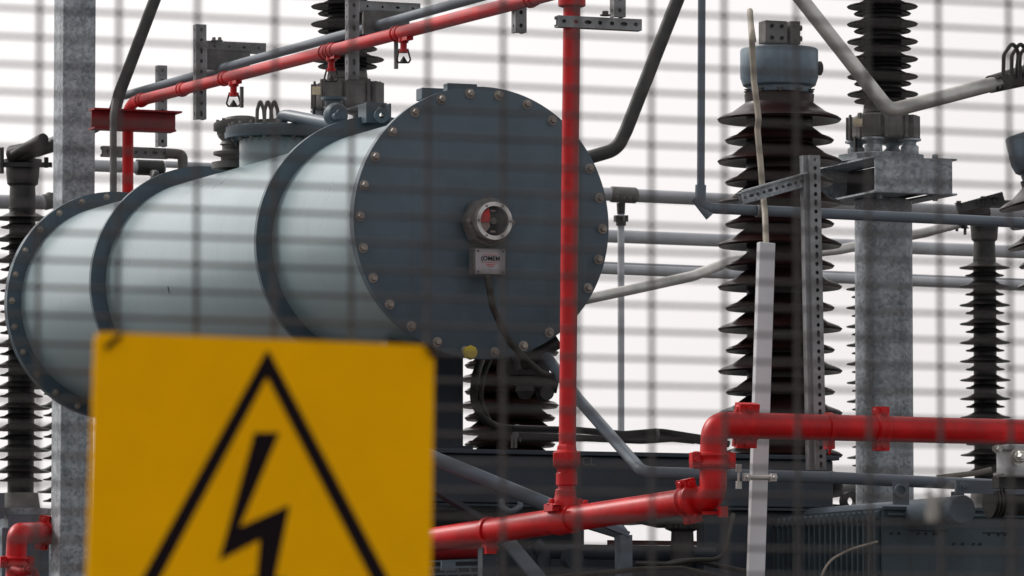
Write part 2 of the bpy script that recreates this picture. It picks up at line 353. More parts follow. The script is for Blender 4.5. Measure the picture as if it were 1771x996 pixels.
# support insulators on square heads and round posts
def tall_support(cornerx, cY, head_y, post_px_r, ins_px, Yc, tip_last, pitch, n, R, r, core, base_y0, base_y1, label, plabel):
    """head: channel frame; ins: insulator above"""
    A = P(cornerx, head_y, cY)
    k = S(Yc)/S(24.15)
    ul, vl, hh = .36*k, .60*k, .15*k
    ctr = A + U*ul/2 + V*vl/2
    t = thing('steel_support', Vector((ctr.x, ctr.y, 0)), plabel, 'support post', 'round posts with square channel heads')
    m = MB(); rr = post_px_r*S(24.15)*k
    m.lathe([(rr, 0), (rr, A.z-hh-.006)], Vector((ctr.x, ctr.y, 0)), Z, 64); m.build('round_post', 'galv', t)
    m = MB(); m.lathe([(rr*1.8, 0), (rr*1.8, .03)], Vector((ctr.x, ctr.y, 0)), Z, 40); m.build('base_plate', 'galv', t)
    m = MB(); th = .008
    zc = A.z-hh/2
    for sg in (0, 1):   # U-direction channels with web outward
        q = A + V*(vl*sg)*1.0; iy = V*(.05 if sg == 0 else -.05)
        m.bar(Vector((q.x, q.y, zc)), Vector((q.x, q.y, zc))+U*ul, th, hh-.0, Z)
        for dz in (-hh/2+th/2, hh/2-th/2): m.bar(Vector((q.x, q.y, zc+dz))+iy/2+V*(0.0045 if sg == 0 else -.0045), Vector((q.x, q.y, zc+dz))+iy/2+U*ul+V*(0.0045 if sg == 0 else -.0045), .05, th, Z)
    for sg in (0, 1):   # V-direction channels, web set inward so the outside shows a dark hollow
        q = A + U*(.02+sg*(ul-.04)); iw = U*(.15 if sg == 0 else -.04)
        p0 = Vector((q.x, q.y, zc))+V*.007+iw; m.bar(p0, p0+V*(vl-.014), th, hh-.02, Z)
        for dz in (-hh/2+th/2-.003, hh/2-th/2+.003):
            p1 = Vector((q.x, q.y, zc+dz))+V*.001+(U*.065 if sg == 0 else U*0); m.bar(p1, p1+V*(vl-.002), .18 if sg == 0 else .09, th, Z)
    m.build('channel_head', 'galv', t)
    m = MB(); m.box(Vector((ctr.x, ctr.y, zc))+U*.05, (U, V, Z), (ul-.18, vl-.04, hh-.03)); m.build('dark_filler', 'dsteel', t)  # added dark block, closes the see-through gap and stands in for interior shade
    m = MB(); 
    for du in (.05, ul-.05):
        for dz, sx in ((0, 1), (-hh, -1)):
            hexbolt(m, A+U*du+V*.06+Z*(dz+ (.004 if sx > 0 else -.004)), Z*sx, .014, .02); m.cut()
    m.each('head_bolt', 'galv', t)
    m = MB(); m.lathe([(.135*k, .002), (.19*k, .002), (.19*k, .03), (.17*k, .035)], Vector((ctr.x, ctr.y, A.z+.004))-U*.012, Z, 10); m.build('top_plate', 'galv', t)
    # insulator thing
    zt = A.z+.04; Yi = ctr.y
    s = S(Yi); ip = Vector((ctr.x, ctr.y, 0)); 
    def z(y): return P(ins_px, y, Yi).z
    q = thing('support_insulator', Vector((ctr.x, ctr.y, zt)), label, 'insulator', 'ribbed insulators on square channel heads')
    q0 = Vector((ctr.x, ctr.y, 0))
    tips = []
    for i in range(n-1, -1, -1):
        y = tip_last-i*pitch; tips += [(z(y), R*s), (z(y+pitch*.40), r*s)]
    m = MB(); pr = shed_profile(tips[0][0]+.12, tips, core*s, rise=.30, under=.10, e=.006); pr.append((core*s, z(base_y0))); m.lathe(pr, q0, Z, 64); m.build('shed_stack', 'porcg', q, smooth=50)
    m = MB(); m.lathe([(core*1.05*s, z(base_y0-2)), (core*1.0*s, z(base_y0-14))], q0, Z, 40); m.build('neck_ring', 'cast', q)
    # base casting: drum with four bolted lobes
    zb0, zb1 = z(base_y0), z(base_y1)
    m = MB(); m.lathe([(52*s, zb1), (56*s, zb1+.012), (56*s, zb0-.02), (40*s, zb0), (core*s, zb0)], q0, Z, 12)
    for an in (45, 135, 225, 315):
        d = (U*math.cos(math.radians(an))+V*math.sin(math.radians(an)))
        m.box(q0+d*50*s+Z*((zb0+zb1)/2-.004), (d, d.cross(Z), Z), (26*s, 34*s, (zb0-zb1)*.86))
    for an in (20, 70, 110, 160, 200, 250, 290, 340):
        d = (U*math.cos(math.radians(an))+V*math.sin(math.radians(an))); m.bar(q0+d*57*s+Z*zb1, q0+d*57*s+Z*zb0*.999, .02, .012, d)
    o = m.build('base_casting', 'cast', q, bevel=.004)
    m = MB(); fp = P(ins_px-53, (base_y0+base_y1)/2-8, Yi-56*s*.93); m.box(fp, (Vector((1, -.05, 0)).normalized(), Vector((.05, 1, 0)).normalized(), Z), (15*s, .004, 14*s)); m.build('maker_plate', 'label', o)
    m = MB()
    for d in (U*.62-V*.62, -U*.62-V*.62, U*.62+V*.62, -U*.62+V*.62):
        c = q0+d*56*s
        m.lathe([(26*s*.6, zt-.006), (26*s*.6, zt+.03), (11*s, zt+.04), (12*s, zb1-.012), (20*s, zb1-.006), (20*s, zb1+.002)], c, Z, 24); m.cut()
    m.each('foot', 'galv', q)
    m = MB(); c = P(ins_px-57, base_y1+10, Yi-.05); m.bar(Vector((c.x, c.y, zb1+.01)), Vector((c.x, c.y, zt-.006)), .012, .012, V); m.build('earth_lug', 'dsteel', q)
    return ctr
tall_support(1513, 23.8, 270, 50, 1537, 24.15, 163, 30.3, 9, 62, 50, 33, 197, 243,
    'dark ribbed insulator on the square head of the round post, upper right', 'round mottled galvanised post with square channel head at right')
tall_support(573, 25.9, 218, 50, 600, 26.3, 103, 30.5, 8, 64, 52, 34, 139, 190,
    'dark ribbed insulator behind the tank, above its top, upper left of centre', 'round galvanised post with square head standing hidden behind the tank')

# ------------------------------------------------------------------ square galvanised post, left
PY = 28.4
A = P(108, 500, PY); A.z = 0; sq = .165
t = thing('square_post', A, 'tall square galvanised post at far left passing behind the tank', 'post')
m = MB(); q = A + U*.082 + V*.082
m.box(Vector((q.x, q.y, 3.6)), (U, V, Z), (.172, .165, 7.2)); m.build('shaft', 'galv', t, bevel=.006)
m = MB(); m.box(Vector((q.x, q.y, .012)), (U, V, Z), (.34, .34, .024)); m.build('base_plate', 'galv', t)
# ------------------------------------------------------------------ conservator tank
C0 = P(834, 385, 22.7); RF = 237.5*S(22.7); RS = RF*.872; L = 4.91
t = thing('conservator_tank', Vector((C0.x, C0.y, C0.z-RF)), 'large horizontal slate-grey cylindrical tank with bolted round end plate', 'tank')
m = MB(); m.lathe([(RS, .01), (RS, L-.01)], C0, V, 128, cap=False); shell = m.build('shell', 'slate_lit', t)
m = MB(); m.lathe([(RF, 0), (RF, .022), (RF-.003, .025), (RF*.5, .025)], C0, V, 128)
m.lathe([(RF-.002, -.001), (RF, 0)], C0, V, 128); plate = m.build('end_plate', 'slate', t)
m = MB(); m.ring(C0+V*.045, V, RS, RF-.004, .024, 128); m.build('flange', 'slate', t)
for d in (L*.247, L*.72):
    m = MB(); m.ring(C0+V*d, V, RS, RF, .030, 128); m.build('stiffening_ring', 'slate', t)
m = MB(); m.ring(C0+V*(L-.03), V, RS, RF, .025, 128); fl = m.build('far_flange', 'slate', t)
m = MB(); m.lathe([(RF, 0), (RF, .02)], C0+V*(L-.015), V, 128); m.build('far_end_plate', 'slate', t)
def circ(an, r, d=0.0): return C0 + U*(math.cos(math.radians(an))*r) + Z*(math.sin(math.radians(an))*r) + V*d
for k in range(26):
    an = 96+k*360/26
    m = MB(); hexbolt(m, circ(an, RF*.951, -.001), -V, .0135, .022); o = m.build('bolt', 'bolt', plate)
for k in range(26):
    an = 96+k*360/26
    m = MB(); hexbolt(m, circ(an, RF*.955, L-.043), -V, .011, .014); m.build('bolt', 'bolt', fl)
m = MB(); m.lathe([(.027, 0), (.03, .02), (.024, .034)], P(811, 610, 22.62)+V*.0, -V, 8); m.build('drain_cap', 'ycap', t)
# manhole on top
Tc = along(C0, V, 476); Tc = C0 + V*((Tc-C0).dot(V)); zs = C0.z
def ztank(y): return P(476, y, Tc.y).z
m = MB(); m.lathe([(.162, zs+RS*.9), (.162, ztank(242))], Vector((Tc.x, Tc.y, 0)), Z, 48); o = m.build('manhole_neck', 'slate_lit', t)
m = MB(); m.lathe([(.225, ztank(241)), (.228, ztank(232)), (.228, ztank(231))], Vector((Tc.x, Tc.y, 0)), Z, 64); m.lathe([(.222, ztank(230.5)), (.222, ztank(222)), (.215, ztank(221))], Vector((Tc.x, Tc.y, 0)), Z, 64)
fl2 = m.build('manhole_cover', 'slate', t)
m = MB()
for k in range(20):
    an = k*math.pi/10+.12; hexbolt(m, Vector((Tc.x+math.cos(an)*.205, Tc.y+math.sin(an)*.205, ztank(221))), Z, .010, .016); m.cut(); hexbolt(m, Vector((Tc.x+math.cos(an)*.205, Tc.y+math.sin(an)*.205, ztank(241.5))), -Z, .010, .016); m.cut()
m.each('bolt', 'cast', fl2)
# side breather next to the manhole
m = MB(); bc = P(402, 230, Tc.y+.25); ss = S(Tc.y+.25); bc2 = Vector((bc.x, bc.y, 0))
def zb(y): return P(402, y, Tc.y+.25).z
m.lathe([(36*ss, zb(292)), (36*ss, zb(281)), (20*ss, zb(278)), (20*ss, zb(272)), (33*ss, zb(268)), (33*ss, zb(263)), (18*ss, zb(260)), (18*ss, zb(252)), (22*ss, zb(250)), (18*ss, zb(244)), (24*ss, zb(238)), (27*ss, zb(232)), (27*ss, zb(228)), (33*ss, zb(226)), (33*ss, zb(221)), (20*ss, zb(219))], bc2, Z, 36)
m.build('breather', 'cast', t)
m = MB(); bc = P(418, 212, Tc.y+.1); ss = S(Tc.y); n2 = (Z+V*.10).normalized()
m.lathe([(44*ss, 0), (47*ss, .012), (47*ss, .028), (30*ss, .032), (28*ss, .05)], P(416, 224, Tc.y+.1), n2, 36)
for k in range(8):
    an = k*math.pi/4; hexbolt(m, P(416, 224, Tc.y+.1)+Vector((math.cos(an), math.sin(an), 0))*40*ss+Z*.03, Z, .008, .014)
m.build('blind_flange', 'cast', t)
m = MB()
for x in (450, 463, 474):
    a, bb = x-6, x+6; yy = Tc.y-.05+ (x-450)*.003
    m.tube([P(a, 222, yy), P(a+1, 190, yy), P(x, 172, yy), P(bb, 190, yy), P(bb+2, 214, yy)], .0085, 10, fillet=.02); m.cut()
m.each('lifting_loop', 'cast', t)
m = MB(); m.bar(P(440, 214, Tc.y), P(484, 212, Tc.y), .05, .035); m.build('loop_clamp', 'cast', t)
m = MB(); m.tube([P(487, 224, Tc.y-.1), P(487, 200, Tc.y-.1), P(500, 200, Tc.y-.15), P(585, 216, Tc.y-.5)], 10.5*ss, 20, fillet=.035); m.build('elbow_pipe', 'gpipe', t)
yv = along(C0, V, 578).y + .05; sv = S(yv)
m = MB(); m.lathe([(20*sv, 0), (22*sv, .02), (22*sv, .03), (18*sv, .05), (9*sv, .055), (9*sv, .08)], P(577, 200, yv), (-V+U*.1), 32); 
m.lathe([(15*sv, 0), (15*sv, 18*sv), (22*sv, 19*sv), (22*sv, 24*sv)], P(577, 192, yv+.06), Z, 28); m.lathe([(6*sv, 0), (6*sv, .05)], P(577, 202, yv-.05), -V, 12)
m.build('valve', 'slate', t)
yv = along(C0, V, 655).y
m = MB(); m.bar(P(652, 179, yv-.05)-V*.0, P(652, 179, yv-.05)+V*.25, 36*sv, .008); m.bar(P(636, 181, yv-.045), P(636, 214, yv-.045), .05, .10, V); m.bar(P(668, 181, yv-.045), P(668, 214, yv-.045), .008, .10, V); m.build('lug_bracket', 'slate', t)
m = MB(); m.ring(P(660, 200, yv-.12), V, 5*sv, 13*sv, .012, 20); m.build('lifting_eye', 'slate', t)
m = MB(); pa = P(746, 158, 23.3); m.box(P(748, 164, 23.3), (U, V, Z), (.12, .07, .05)); m.cut(); m.box(P(796, 156, 22.95), (U, V, Z), (.13, .05, .05)); m.cut(); m.each('top_pad', 'slate', t, bevel=.003)
# a tick mark and a thin scratch on the barrel
def onshell(an, d): return C0 + (U*math.cos(math.radians(an))+Z*math.sin(math.radians(an)))*(RS+.001) + V*d
m = MB(); m.bar(onshell(190, 2.62), onshell(193.5, 2.62), .006, .003); m.build('tick_mark', 'dial', shell)
m = MB(); m.bar(onshell(198, 2.55), onshell(203, 2.5), .002, .002); m.build('scratch', 'plate', shell)
# legs under the tank
for d in (.55, L-1.9):
    cc = C0 + V*d
    m = MB(); zb_ = 2.70
    for dz in (0,):
        m.box(Vector((cc.x, cc.y, (zb_+C0.z-RS*.94)/2))-U*.055, (U, V, Z), (.33, .10, (C0.z-RS*.94)-zb_))
    m.box(Vector((cc.x, cc.y, zb_+.02))-U*.055, (U, V, Z), (.38, .2, .02))
    m.build('saddle', 'dslate', t)
# oil gauge on the end plate
g0 = P(841, 385, 22.68); gs = S(22.7)
gg = thing('oil_gauge', g0, 'round oil level gauge with red sector and small plate box on the tank end', 'gauge')
m = MB(); m.lathe([(46*gs, -.01), (46*gs, .03), (44*gs, .045), (38*gs, .05), (38*gs, .062), (34*gs, .066)], g0, -V, 8); m.build('housing', 'cast', gg, bevel=.004)
m = MB(); m.ring(g0-V*.078, V, 26*gs, 33*gs, .03, 48); rim = m.build('rim', 'rim', gg)
m = MB(); m.lathe([(26.2*gs, 0), (26.2*gs, .006)], g0-V*.0665, -V, 40); di = m.build('dial', 'dial', gg)
m = MB(); poly = [(-8, 22), (-17, 16), (-23, 7), (-25, -2), (-6, -2), (-5, 8)]; m.prism([(x*gs, y*gs) for x, y in poly], g0-V*.074, U, Z, .002); m.build('red_sector', 'dialred', di)
m = MB(); poly = [(-25, -3), (-22, -12), (-14, -20), (-6, -10), (-6, -3)]; m.prism([(x*gs, y*gs) for x, y in poly], g0-V*.074, U, Z, .002); m.build('faded_sector', 'dialgrey', di)
m = MB(); m.lathe([(5.5*gs, 0), (5.5*gs, .010)], g0-V*.0725, -V, 20); m.lathe([(2*gs, 0), (2*gs, .014)], g0-V*.0725, -V, 12); m.build('hub', 'cast', di)
m = MB()
for yy in (18, -18): m.box(g0-V*.0735+Z*yy*gs, (U, V, Z), (9*gs, .001, 3*gs)); m.cut()
m.each('dial_mark', 'dialgrey', di)
m = MB()
for k in range(6): hexbolt(m, g0-V*.092+(U*math.cos(k*math.pi/3)+Z*math.sin(k*math.pi/3))*29.5*gs, -V, .005, .007); m.cut()
for k in (0, 3): hexbolt(m, g0-V*.05+(U*math.cos(k*math.pi/3)+Z*math.sin(k*math.pi/3))*41*gs, -V, .007, .01); m.cut()
m.each('rim_screw', 'bolt', gg)
bx = P(845, 453, 22.62)
m = MB(); m.box(bx+V*.012, (U, V, Z), (60*gs, .054, 47*gs)); tb = m.build('terminal_box', 'cast', gg, bevel=.003)
m = MB(); m.box(bx-V*.018, (U, V, Z), (55*gs, .005, 43*gs)); fp = m.build('face_plate', 'plate', tb, bevel=.001)
m = MB()
for dx in (-23, 23):
    for dz in (-18, 18): m.lathe([(1.6*gs, 0), (1.6*gs, .003)], bx-V*.0205+U*dx*gs+Z*dz*gs, -V, 8); m.cut()
m.each('screw', 'dial', fp)
def text(s_, name, loc, size, m_, parent, ua=U, na=-V, align='CENTER'):
    cu = bpy.data.curves.new(name, 'FONT'); cu.body = s_; cu.size = size; cu.align_x = align; cu.align_y = 'CENTER'; cu.extrude = .0004; cu.offset = size*.015
    o = bpy.data.objects.new(name, cu); col.objects.link(o); cu.materials.append(M[m_])
    p = parent
    while p.parent: p = p.parent
    R = Matrix((ua, na.cross(ua), na)).transposed()
    bpy.context.view_layer.update(); me = bpy.data.meshes.new_from_object(o.evaluated_get(bpy.context.evaluated_depsgraph_get()))
    bpy.data.objects.remove(o); o = bpy.data.objects.new(name, me); col.objects.link(o)
    if not me.materials: me.materials.append(M[m_])
    o.rotation_euler = R.to_euler(); o.location = loc-Vector(p['_loc']); o.parent = parent
    return o
text('(OMEM', 'maker_lettering', bx-V*.0222+Z*5*gs, 11*gs, 'dial', fp)
m = MB()
for a_, b_ in ((-13, 13),):
    for dz in (11.5, -1.5): m.bar(bx-V*.0215+U*a_*gs+Z*dz*gs, bx-V*.0215+U*b_*gs+Z*dz*gs, .001, .6*gs)
m.ring(bx-V*.0215+U*(-14)*gs+Z*5*gs, V, 5.6*gs, 6.6*gs, .001, 20) if False else None
for dz, hw in ((-5, 9), (-8, 6)): 
    for k in range(-hw, hw, 2): m.box(bx-V*.0215+U*(k+.6)*gs+Z*dz*gs, (U, V, Z), (1.3*gs, .001, 1.1*gs))
m.build('small_print', 'dialred', fp)
m = MB(); m.tube([P(843, 478, 22.6), P(847, 500, 22.58), P(852, 530, 22.58), P(866, 562, 22.6), P(882, 592, 22.62), P(905, 618, 22.66), P(935, 645, 22.72), P(965, 655, 22.8)], 6.2*gs, 12, fillet=.05); m.build('gauge_cable', 'cable', gg)
# valve cluster below the plate
vc = thing('drain_valve', P(905, 640, 23.0), 'black drain valve and pipework just under the tank end plate', 'valve')
m = MB(); m.box(P(905, 633, 23.0), (U, V, Z), (.17, .16, .09)); m.build('body', 'dsteel', vc, bevel=.006)
m = MB(); m.tube([P(895, 640, 22.95), P(930, 612, 22.9), P(967, 590, 22.9)], .028, 14, fillet=.03); m.tube([P(870, 648, 22.95), P(965, 668, 22.95)], .030, 14); m.tube([P(893, 618, 22.8), P(897, 640, 22.8)], .012, 10); m.build('pipe', 'dsteel', vc)
m = MB(); m.lathe([(.035, 0), (.04, .02), (.02, .05)], P(908, 668, 22.9), -Z, 16); m.cut(); m.lathe([(.035, 0), (.03, .04)], P(940, 680, 22.95), -V, 16); m.cut(); m.each('gland', 'dsteel', vc)

# ------------------------------------------------------------------ red deluge pipework
def coupling(mb, c, ax, r, lug=None, w_=.055, k=1.0):
    ax = ax.normalized(); mb.lathe([(r*1.02, -w_/2), (r*1.22*k, -w_/2+.004), (r*1.25*k, -w_*.28), (r*1.12*k, -w_*.1), (r*1.12*k, w_*.1), (r*1.25*k, w_*.28), (r*1.22*k, w_/2-.004), (r*1.02, w_/2)], c, ax, 40)
    if lug is not None:
        l = (lug - ax*lug.dot(ax)).normalized()
        for sg in (1, -1):
            q = c + l*sg*r*1.36; mb.box(q, (ax, l, ax.cross(l)), (w_*.95, r*.66, r*1.0)); n_ = ax.cross(l); mb.lathe([(r*.2, -w_*.55), (r*.44, -w_*.4), (r*.44, w_*.4), (r*.2, w_*.55)], q-l*sg*r*.1, ax, 14)
            mb.tube([q-n_*r*.62, q+n_*r*.62], r*.17, 10); hexbolt(mb, q+n_*r*.5, n_, r*.24, r*.18); hexbolt(mb, q-n_*r*.5, -n_, r*.24, r*.18)
def uclip(mb, c, ax, r, t=.008):
    mb.ring(c, ax, r*.98, r*1.16, .02, 32)
rp = 22.8*S(21.2)
E0 = P(1240, 735, 21.2); 
A1 = P(1278, 735.5, 21.25); A2 = along(P(1278, 735, 21.25), (U+Z*-.004), 2300)
dm = thing('deluge_main', Vector((A1.x, A1.y, 0)), 'thick red water pipe with bolted couplings crossing the lower right', 'pipe')
m = MB(); m.tube([A1, A2], rp, 40); m.build('right_run', 'red', dm)
B0 = P(1232, 810, 21.2); B1 = P(1232, 795, 21.2)
m = MB(); m.tube([A1, P(1236, 735, 21.2), P(1233, 800, 21.2)], rp*1.03, 40, fillet=.11, arc=14); m.build('upper_elbow', 'red', dm)
Lw0 = P(1196, 866, 21.25); Lw1 = P(700, 941, 22.65)
m = MB(); m.tube([P(1233, 800, 21.2), P(1234, 862, 21.2), P(1196, 868, 21.3)], rp*1.03, 40, fillet=.09, arc=14); m.build('lower_elbow', 'red', dm)
m = MB(); m.lathe([(rp*1.0, 0), (rp*.9, .012)], P(1235, 885, 21.2), -Z, 20); m.box(P(1250, 885, 21.16), (U, V, Z), (.03, .03, .04)); m.build('elbow_boss', 'red', dm)
m = MB(); m.tube([Lw0, Lw1], rp, 40); m.build('lower_run', 'red', dm)
m = MB(); coupling(m, P(1290, 735.5, 21.27), U, rp, (Z+V*-.2), .085); m.build('coupling', 'red', dm)
m = MB(); coupling(m, P(1232, 796, 21.2), Z, rp, U-V*.15, .06); m.build('coupling', 'red', dm)
m = MB(); coupling(m, P(1192, 866.5, 21.26), (Lw1-Lw0), rp, (Z*.9-V*.6), .06); m.build('coupling', 'red', dm)
cR = along(A1, (A2-A1).normalized(), 1523); m = MB(); coupling(m, cR, U, rp, Z, .055); m.build('coupling', 'red', dm)
cR = along(A1, (A2-A1).normalized(), 1434); m = MB(); uclip(m, cR, U, rp); m.box(cR-Z*rp*1.3, (U, V, Z), (.03, .04, .035)); m.tube([cR-Z*rp*1.0-V*.03, cR-Z*.10-V*.0], .005, 8); m.build('pipe_clip', 'red', dm)
ld = (Lw1-Lw0).normalized(); c = along(Lw0, ld, 846); m = MB(); uclip(m, c, ld, rp); m.box(c-Z*rp*1.35, (ld, ld.cross(Z), Z), (.03, .05, .045)); hexbolt(m, c-Z*rp*1.35+ld.cross(Z)*.03, ld.cross(Z), .010, .014); m.build('pipe_clip', 'red', dm)
m = MB(); m.bar(c-Z*rp*1.3+V*.02, Vector((c.x, c.y, 0))+V*.02, .06, .05, V); m.build('pipe_stanchion', 'dslate', dm)
c = along(A1, (A2-A1).normalized(), 1990); m = MB(); m.bar(c-Z*rp*1.0, Vector((c.x, c.y, 0)), .06, .05, V); m.build('pipe_stanchion', 'dslate', dm)
# dark red second pipe, lower left of the run
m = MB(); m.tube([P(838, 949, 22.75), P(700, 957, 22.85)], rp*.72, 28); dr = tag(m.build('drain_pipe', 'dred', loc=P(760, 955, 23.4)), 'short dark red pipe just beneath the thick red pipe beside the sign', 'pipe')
# riser
rt = thing('deluge_riser', along(Lw0, ld, 978), 'vertical red pipe passing in front of the round tank end', 'pipe')
RT = along(Lw0, ld, 978); yr = RT.y; sr = S(yr)
m = MB(); m.tube([P(978, 895, yr), P(981, 800, yr), P(986, 300, yr), P(989, 5, yr), P(989.3, -40, yr)], 15*sr, 32); rz = m.build('riser_tube', 'red', rt)
m = MB(); c = P(979, 800, yr); m.lathe([(19*sr, -.075), (19*sr, -.055), (26*sr, -.045), (27*sr, -.038), (27*sr, .008), (20*sr, .014), (19*sr, .03), (16*sr, .04)], P(980, 786, yr), Z, 6); m.lathe([(18.5*sr, -.12), (18.5*sr, -.07)], P(980, 786, yr), Z, 24); m.build('union', 'red', rt, bevel=.003)
m = MB(); m.lathe([(22*sr, -.02), (21*sr, .02), (19*sr, .03), (18*sr, .055), (16*sr, .06)], P(978, 872, yr), Z, 30)
m.ring(RT, ld, rp*.98, rp*1.13, .10, 40)
for sg in (-1, 1): 
    q = P(978+sg*24, 878, yr-.01); m.box(q, (U, V, Z), (.03, .09, .03)); hexbolt(m, q+Z*.015, Z, .013, .02); hexbolt(m, q-V*.06+Z*.01, Z, .012, .018)
m.build('saddle_tee', 'red', rt, bevel=.003)
m = MB(); m.lathe([(20*sr, 0), (24*sr, .004), (24*sr, .05), (18*sr, .055)], P(989, 12, yr), Z, 28); m.build('top_collar', 'red', rt)
# upper spray pipe (recedes to the left)
q0 = P(1000, -23, 22.1); q1 = P(222, 179, 28.15)
def upx(px, dy=0.0):
    d = (q1-q0).normalized(); return along(q0, d, px) + Z*dy
ud = (q1-q0).normalized(); ru = 12.3*S(22.6)
us = thing('spray_pipe', upx(600), 'long red spray pipe with nozzles sloping across the upper left', 'pipe')
m = MB(); m.tube([q0, upx(232), P(221, 190, 28.2), P(221, 420, 28.25)], ru, 32, fillet=.09, arc=10); m.build('tube', 'red', us)
for x in (247, 318, 391, 566, 578, 690, 922):
    m = MB(); uclip(m, upx(x), ud, ru, .01); m.ring(upx(x), ud, ru*.98, ru*1.13, .045, 30); m.ring(upx(x)+ud*.03, ud, ru*.98, ru*1.28, .012, 30); m.build('band', 'red', us)
for x in (404, 573, 698):
    c = upx(x); s_ = S(c.y)
    m = MB(); m.lathe([(9*s_, 0), (9*s_, 8*s_), (6*s_, 9*s_), (6*s_, 20*s_), (8*s_, 21*s_), (8*s_, 26*s_)], c-Z*ru*.9, -Z, 14); m.box(c-Z*ru*1.05+ud*-.05, (ud, ud.cross(Z), Z), (.07, .03, .02))
    nz = m.build('nozzle', 'red', us); o_ = c-Z*(ru*.9+22*s_)
    m = MB(); pts = [(-7, 3), (-12, -16), (-9, -21), (9, -21), (12, -16), (7, 3)]
    m.tube([o_+Vector((1, 0, 0))*a_*s_+Z*b_*s_ for a_, b_ in pts], 1.6*s_, 8, fillet=.006); m.lathe([(8*s_, -21*s_), (1*s_, -10*s_)], o_, Z, 12)
    m.build('nozzle_frame', 'black', nz)
for x, y0, y1 in ((418, 150, 186), (685, 72, 119)):
    yy = upx(x).y+.06; m = MB(); m.bar(P(x, y0, yy), P(x, y1, yy), .015, .015, V); m.build('drop_rod', 'cast', us)
# grey pipe behind it
m = MB(); m.tube([P(940, -36, 23.0), P(215, 165, 28.7)], 8.5*S(24.5), 24)
tag(m.build('grey_header_pipe', 'gpipe', loc=P(600, 60, 25)), 'thin grey pipe running parallel just above the sloping red pipe', 'pipe')
# red I-beam bracket on the square post
ib = thing('beam_bracket', P(165, 205, 28.1), 'short dark red I-beam bracket on the square post carrying the red pipe', 'bracket')
a_, b_ = P(158, 205, 27.95), P(303, 207, 27.95)
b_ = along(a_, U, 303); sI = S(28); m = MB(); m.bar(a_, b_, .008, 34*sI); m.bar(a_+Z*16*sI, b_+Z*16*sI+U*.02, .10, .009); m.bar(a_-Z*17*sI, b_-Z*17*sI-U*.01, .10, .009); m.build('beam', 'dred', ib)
# ------------------------------------------------------------------ strut brackets
def strut(pa, pb, wd, dp, nrm, label, extra=None, name='strut_bracket', mt='strut', group='perforated strut brackets', pitch=.05, hole=.009):
    t = thing(name, pb, label, 'bracket', group)
    m = MB(); m.channel(pa, pb, wd, dp, nrm, pitch=pitch, hole=hole); m.build('strut', mt, t)
    if extra: extra(t)
    return t
N1 = -V
def px_strut(x, y0, y1, Y, w_px, label, extra=None): return strut(P(x, y0, Y), P(x, y1, Y), w_px*S(Y), .042, N1, label, extra)
px_strut(281, 113, 253, 28.45, 17, 'short upright perforated strut behind the red I-beam bracket')
def arm_b(t):
    Y = upx(348).y+.2; a = P(358, 79, Y); b = along(a, U, 460); m = MB(); m.channel(a, b, 18*S(Y), .042, N1, sidehole=False, pitch=.07, hole=.006); m.build('arm', 'strut', t)
    c = P(396, 104, Y+.03); m = MB(); m.box(c+U*.02, (U, V, Z), (62*S(Y), .012, 36*S(Y))); m.box(c-U*.09, (U, V, Z), (.05, .02, 36*S(Y))); m.build('gusset_plate', 'cast', t)
    m = MB(); hexbolt(m, P(370, 70, Y), Z, .01, .016); m.cut(); hexbolt(m, P(380, 70, Y), Z, .01, .016); m.cut(); m.each('bolt', 'cast', t)
px_strut(348, 42, 206, upx(348).y+.1, 19, 'upright perforated strut with arm and plate, left of the first nozzle', arm_b)
def arm_c(t):
    Y = upx(612).y+.2; a = P(622, 10, Y); b = along(a, U, 727); m = MB(); m.channel(a, b, 19*S(Y), .042, N1, sidehole=False, pitch=.07, hole=.006); m.build('arm', 'strut', t)
    c = P(664, 40, Y+.03); m = MB(); m.box(c+U*.03, (U, V, Z), (70*S(Y), .012, 44*S(Y))); m.box(c-U*.07, (U, V, Z), (.06, .02, 42*S(Y))); m.build('gusset_plate', 'cast', t)
px_strut(612, -60, 137, upx(612).y+.1, 20, 'upright perforated strut with arm in front of the ribbed insulator', arm_c)
px_strut(901, -60, 56, upx(901).y+.1, 21, 'perforated strut end hanging from the red pipe left of the vertical red pipe')
px_strut(1072, -60, 29, 22.6, 22, 'perforated strut end at the top edge, right of the vertical red pipe')
a = P(965, 36, yr-.06); b = P(1110, 43, yr-.06+.11)
tt = strut(a, b, 20*S(yr), .042, N1, 'horizontal perforated strut clamping the vertical red pipe near its top')
m = MB(); hexbolt(m, P(1047, 26, yr), Z, .014, .016); m.build('bolt', 'cast', tt)
a = P(178, 261, 28.42); b = along(a, U, 292)
def hook(t):
    m = MB(); m.tube([b-U*.02, b+U*.03, P(316, 268, b.y), P(316, 330, b.y)], 9*S(28.4), 16, fillet=.06); m.build('hook', 'cast', t)
strut(a, b, 18*S(28.4), .042, N1, 'horizontal strut with a bent end behind the vertical red pipe at left', hook)
# tall perforated channel in front of the big bushing
Yc = 21.55; s_ = S(Yc)
def arm_d(t):
    a = P(1392, 312, Yc+.02); b = P(1283, 343, Yc-.1)
    m = MB(); m.channel(a, b, 21*s_, .042, N1, pitch=.03, hole=.007, sidehole=False); ar = m.build('arm', 'galv', t)
    m = MB(); m.bar(a+Z*.028-V*.01, b+Z*.028-V*.01, .03, .004); m.build('arm_lip', 'galv', ar)
    m = MB(); m.box(P(1400, 300, Yc+.03), (U, V, Z), (.05, .02, .03)); m.build('corner_plate', 'galv', t)
tt = thing('strut_channel', P(1416, 812, Yc), 'tall perforated galvanised channel with side arm before the big brown bushing', 'bracket', 'perforated strut brackets')
a, b = P(1409, 268, Yc), P(1420, 812, Yc)
m = MB(); m.channel(a, b, 20*s_, .042, N1, pitch=.0335, hole=.008, sidehole=False); m.build('strut', 'strut', tt)
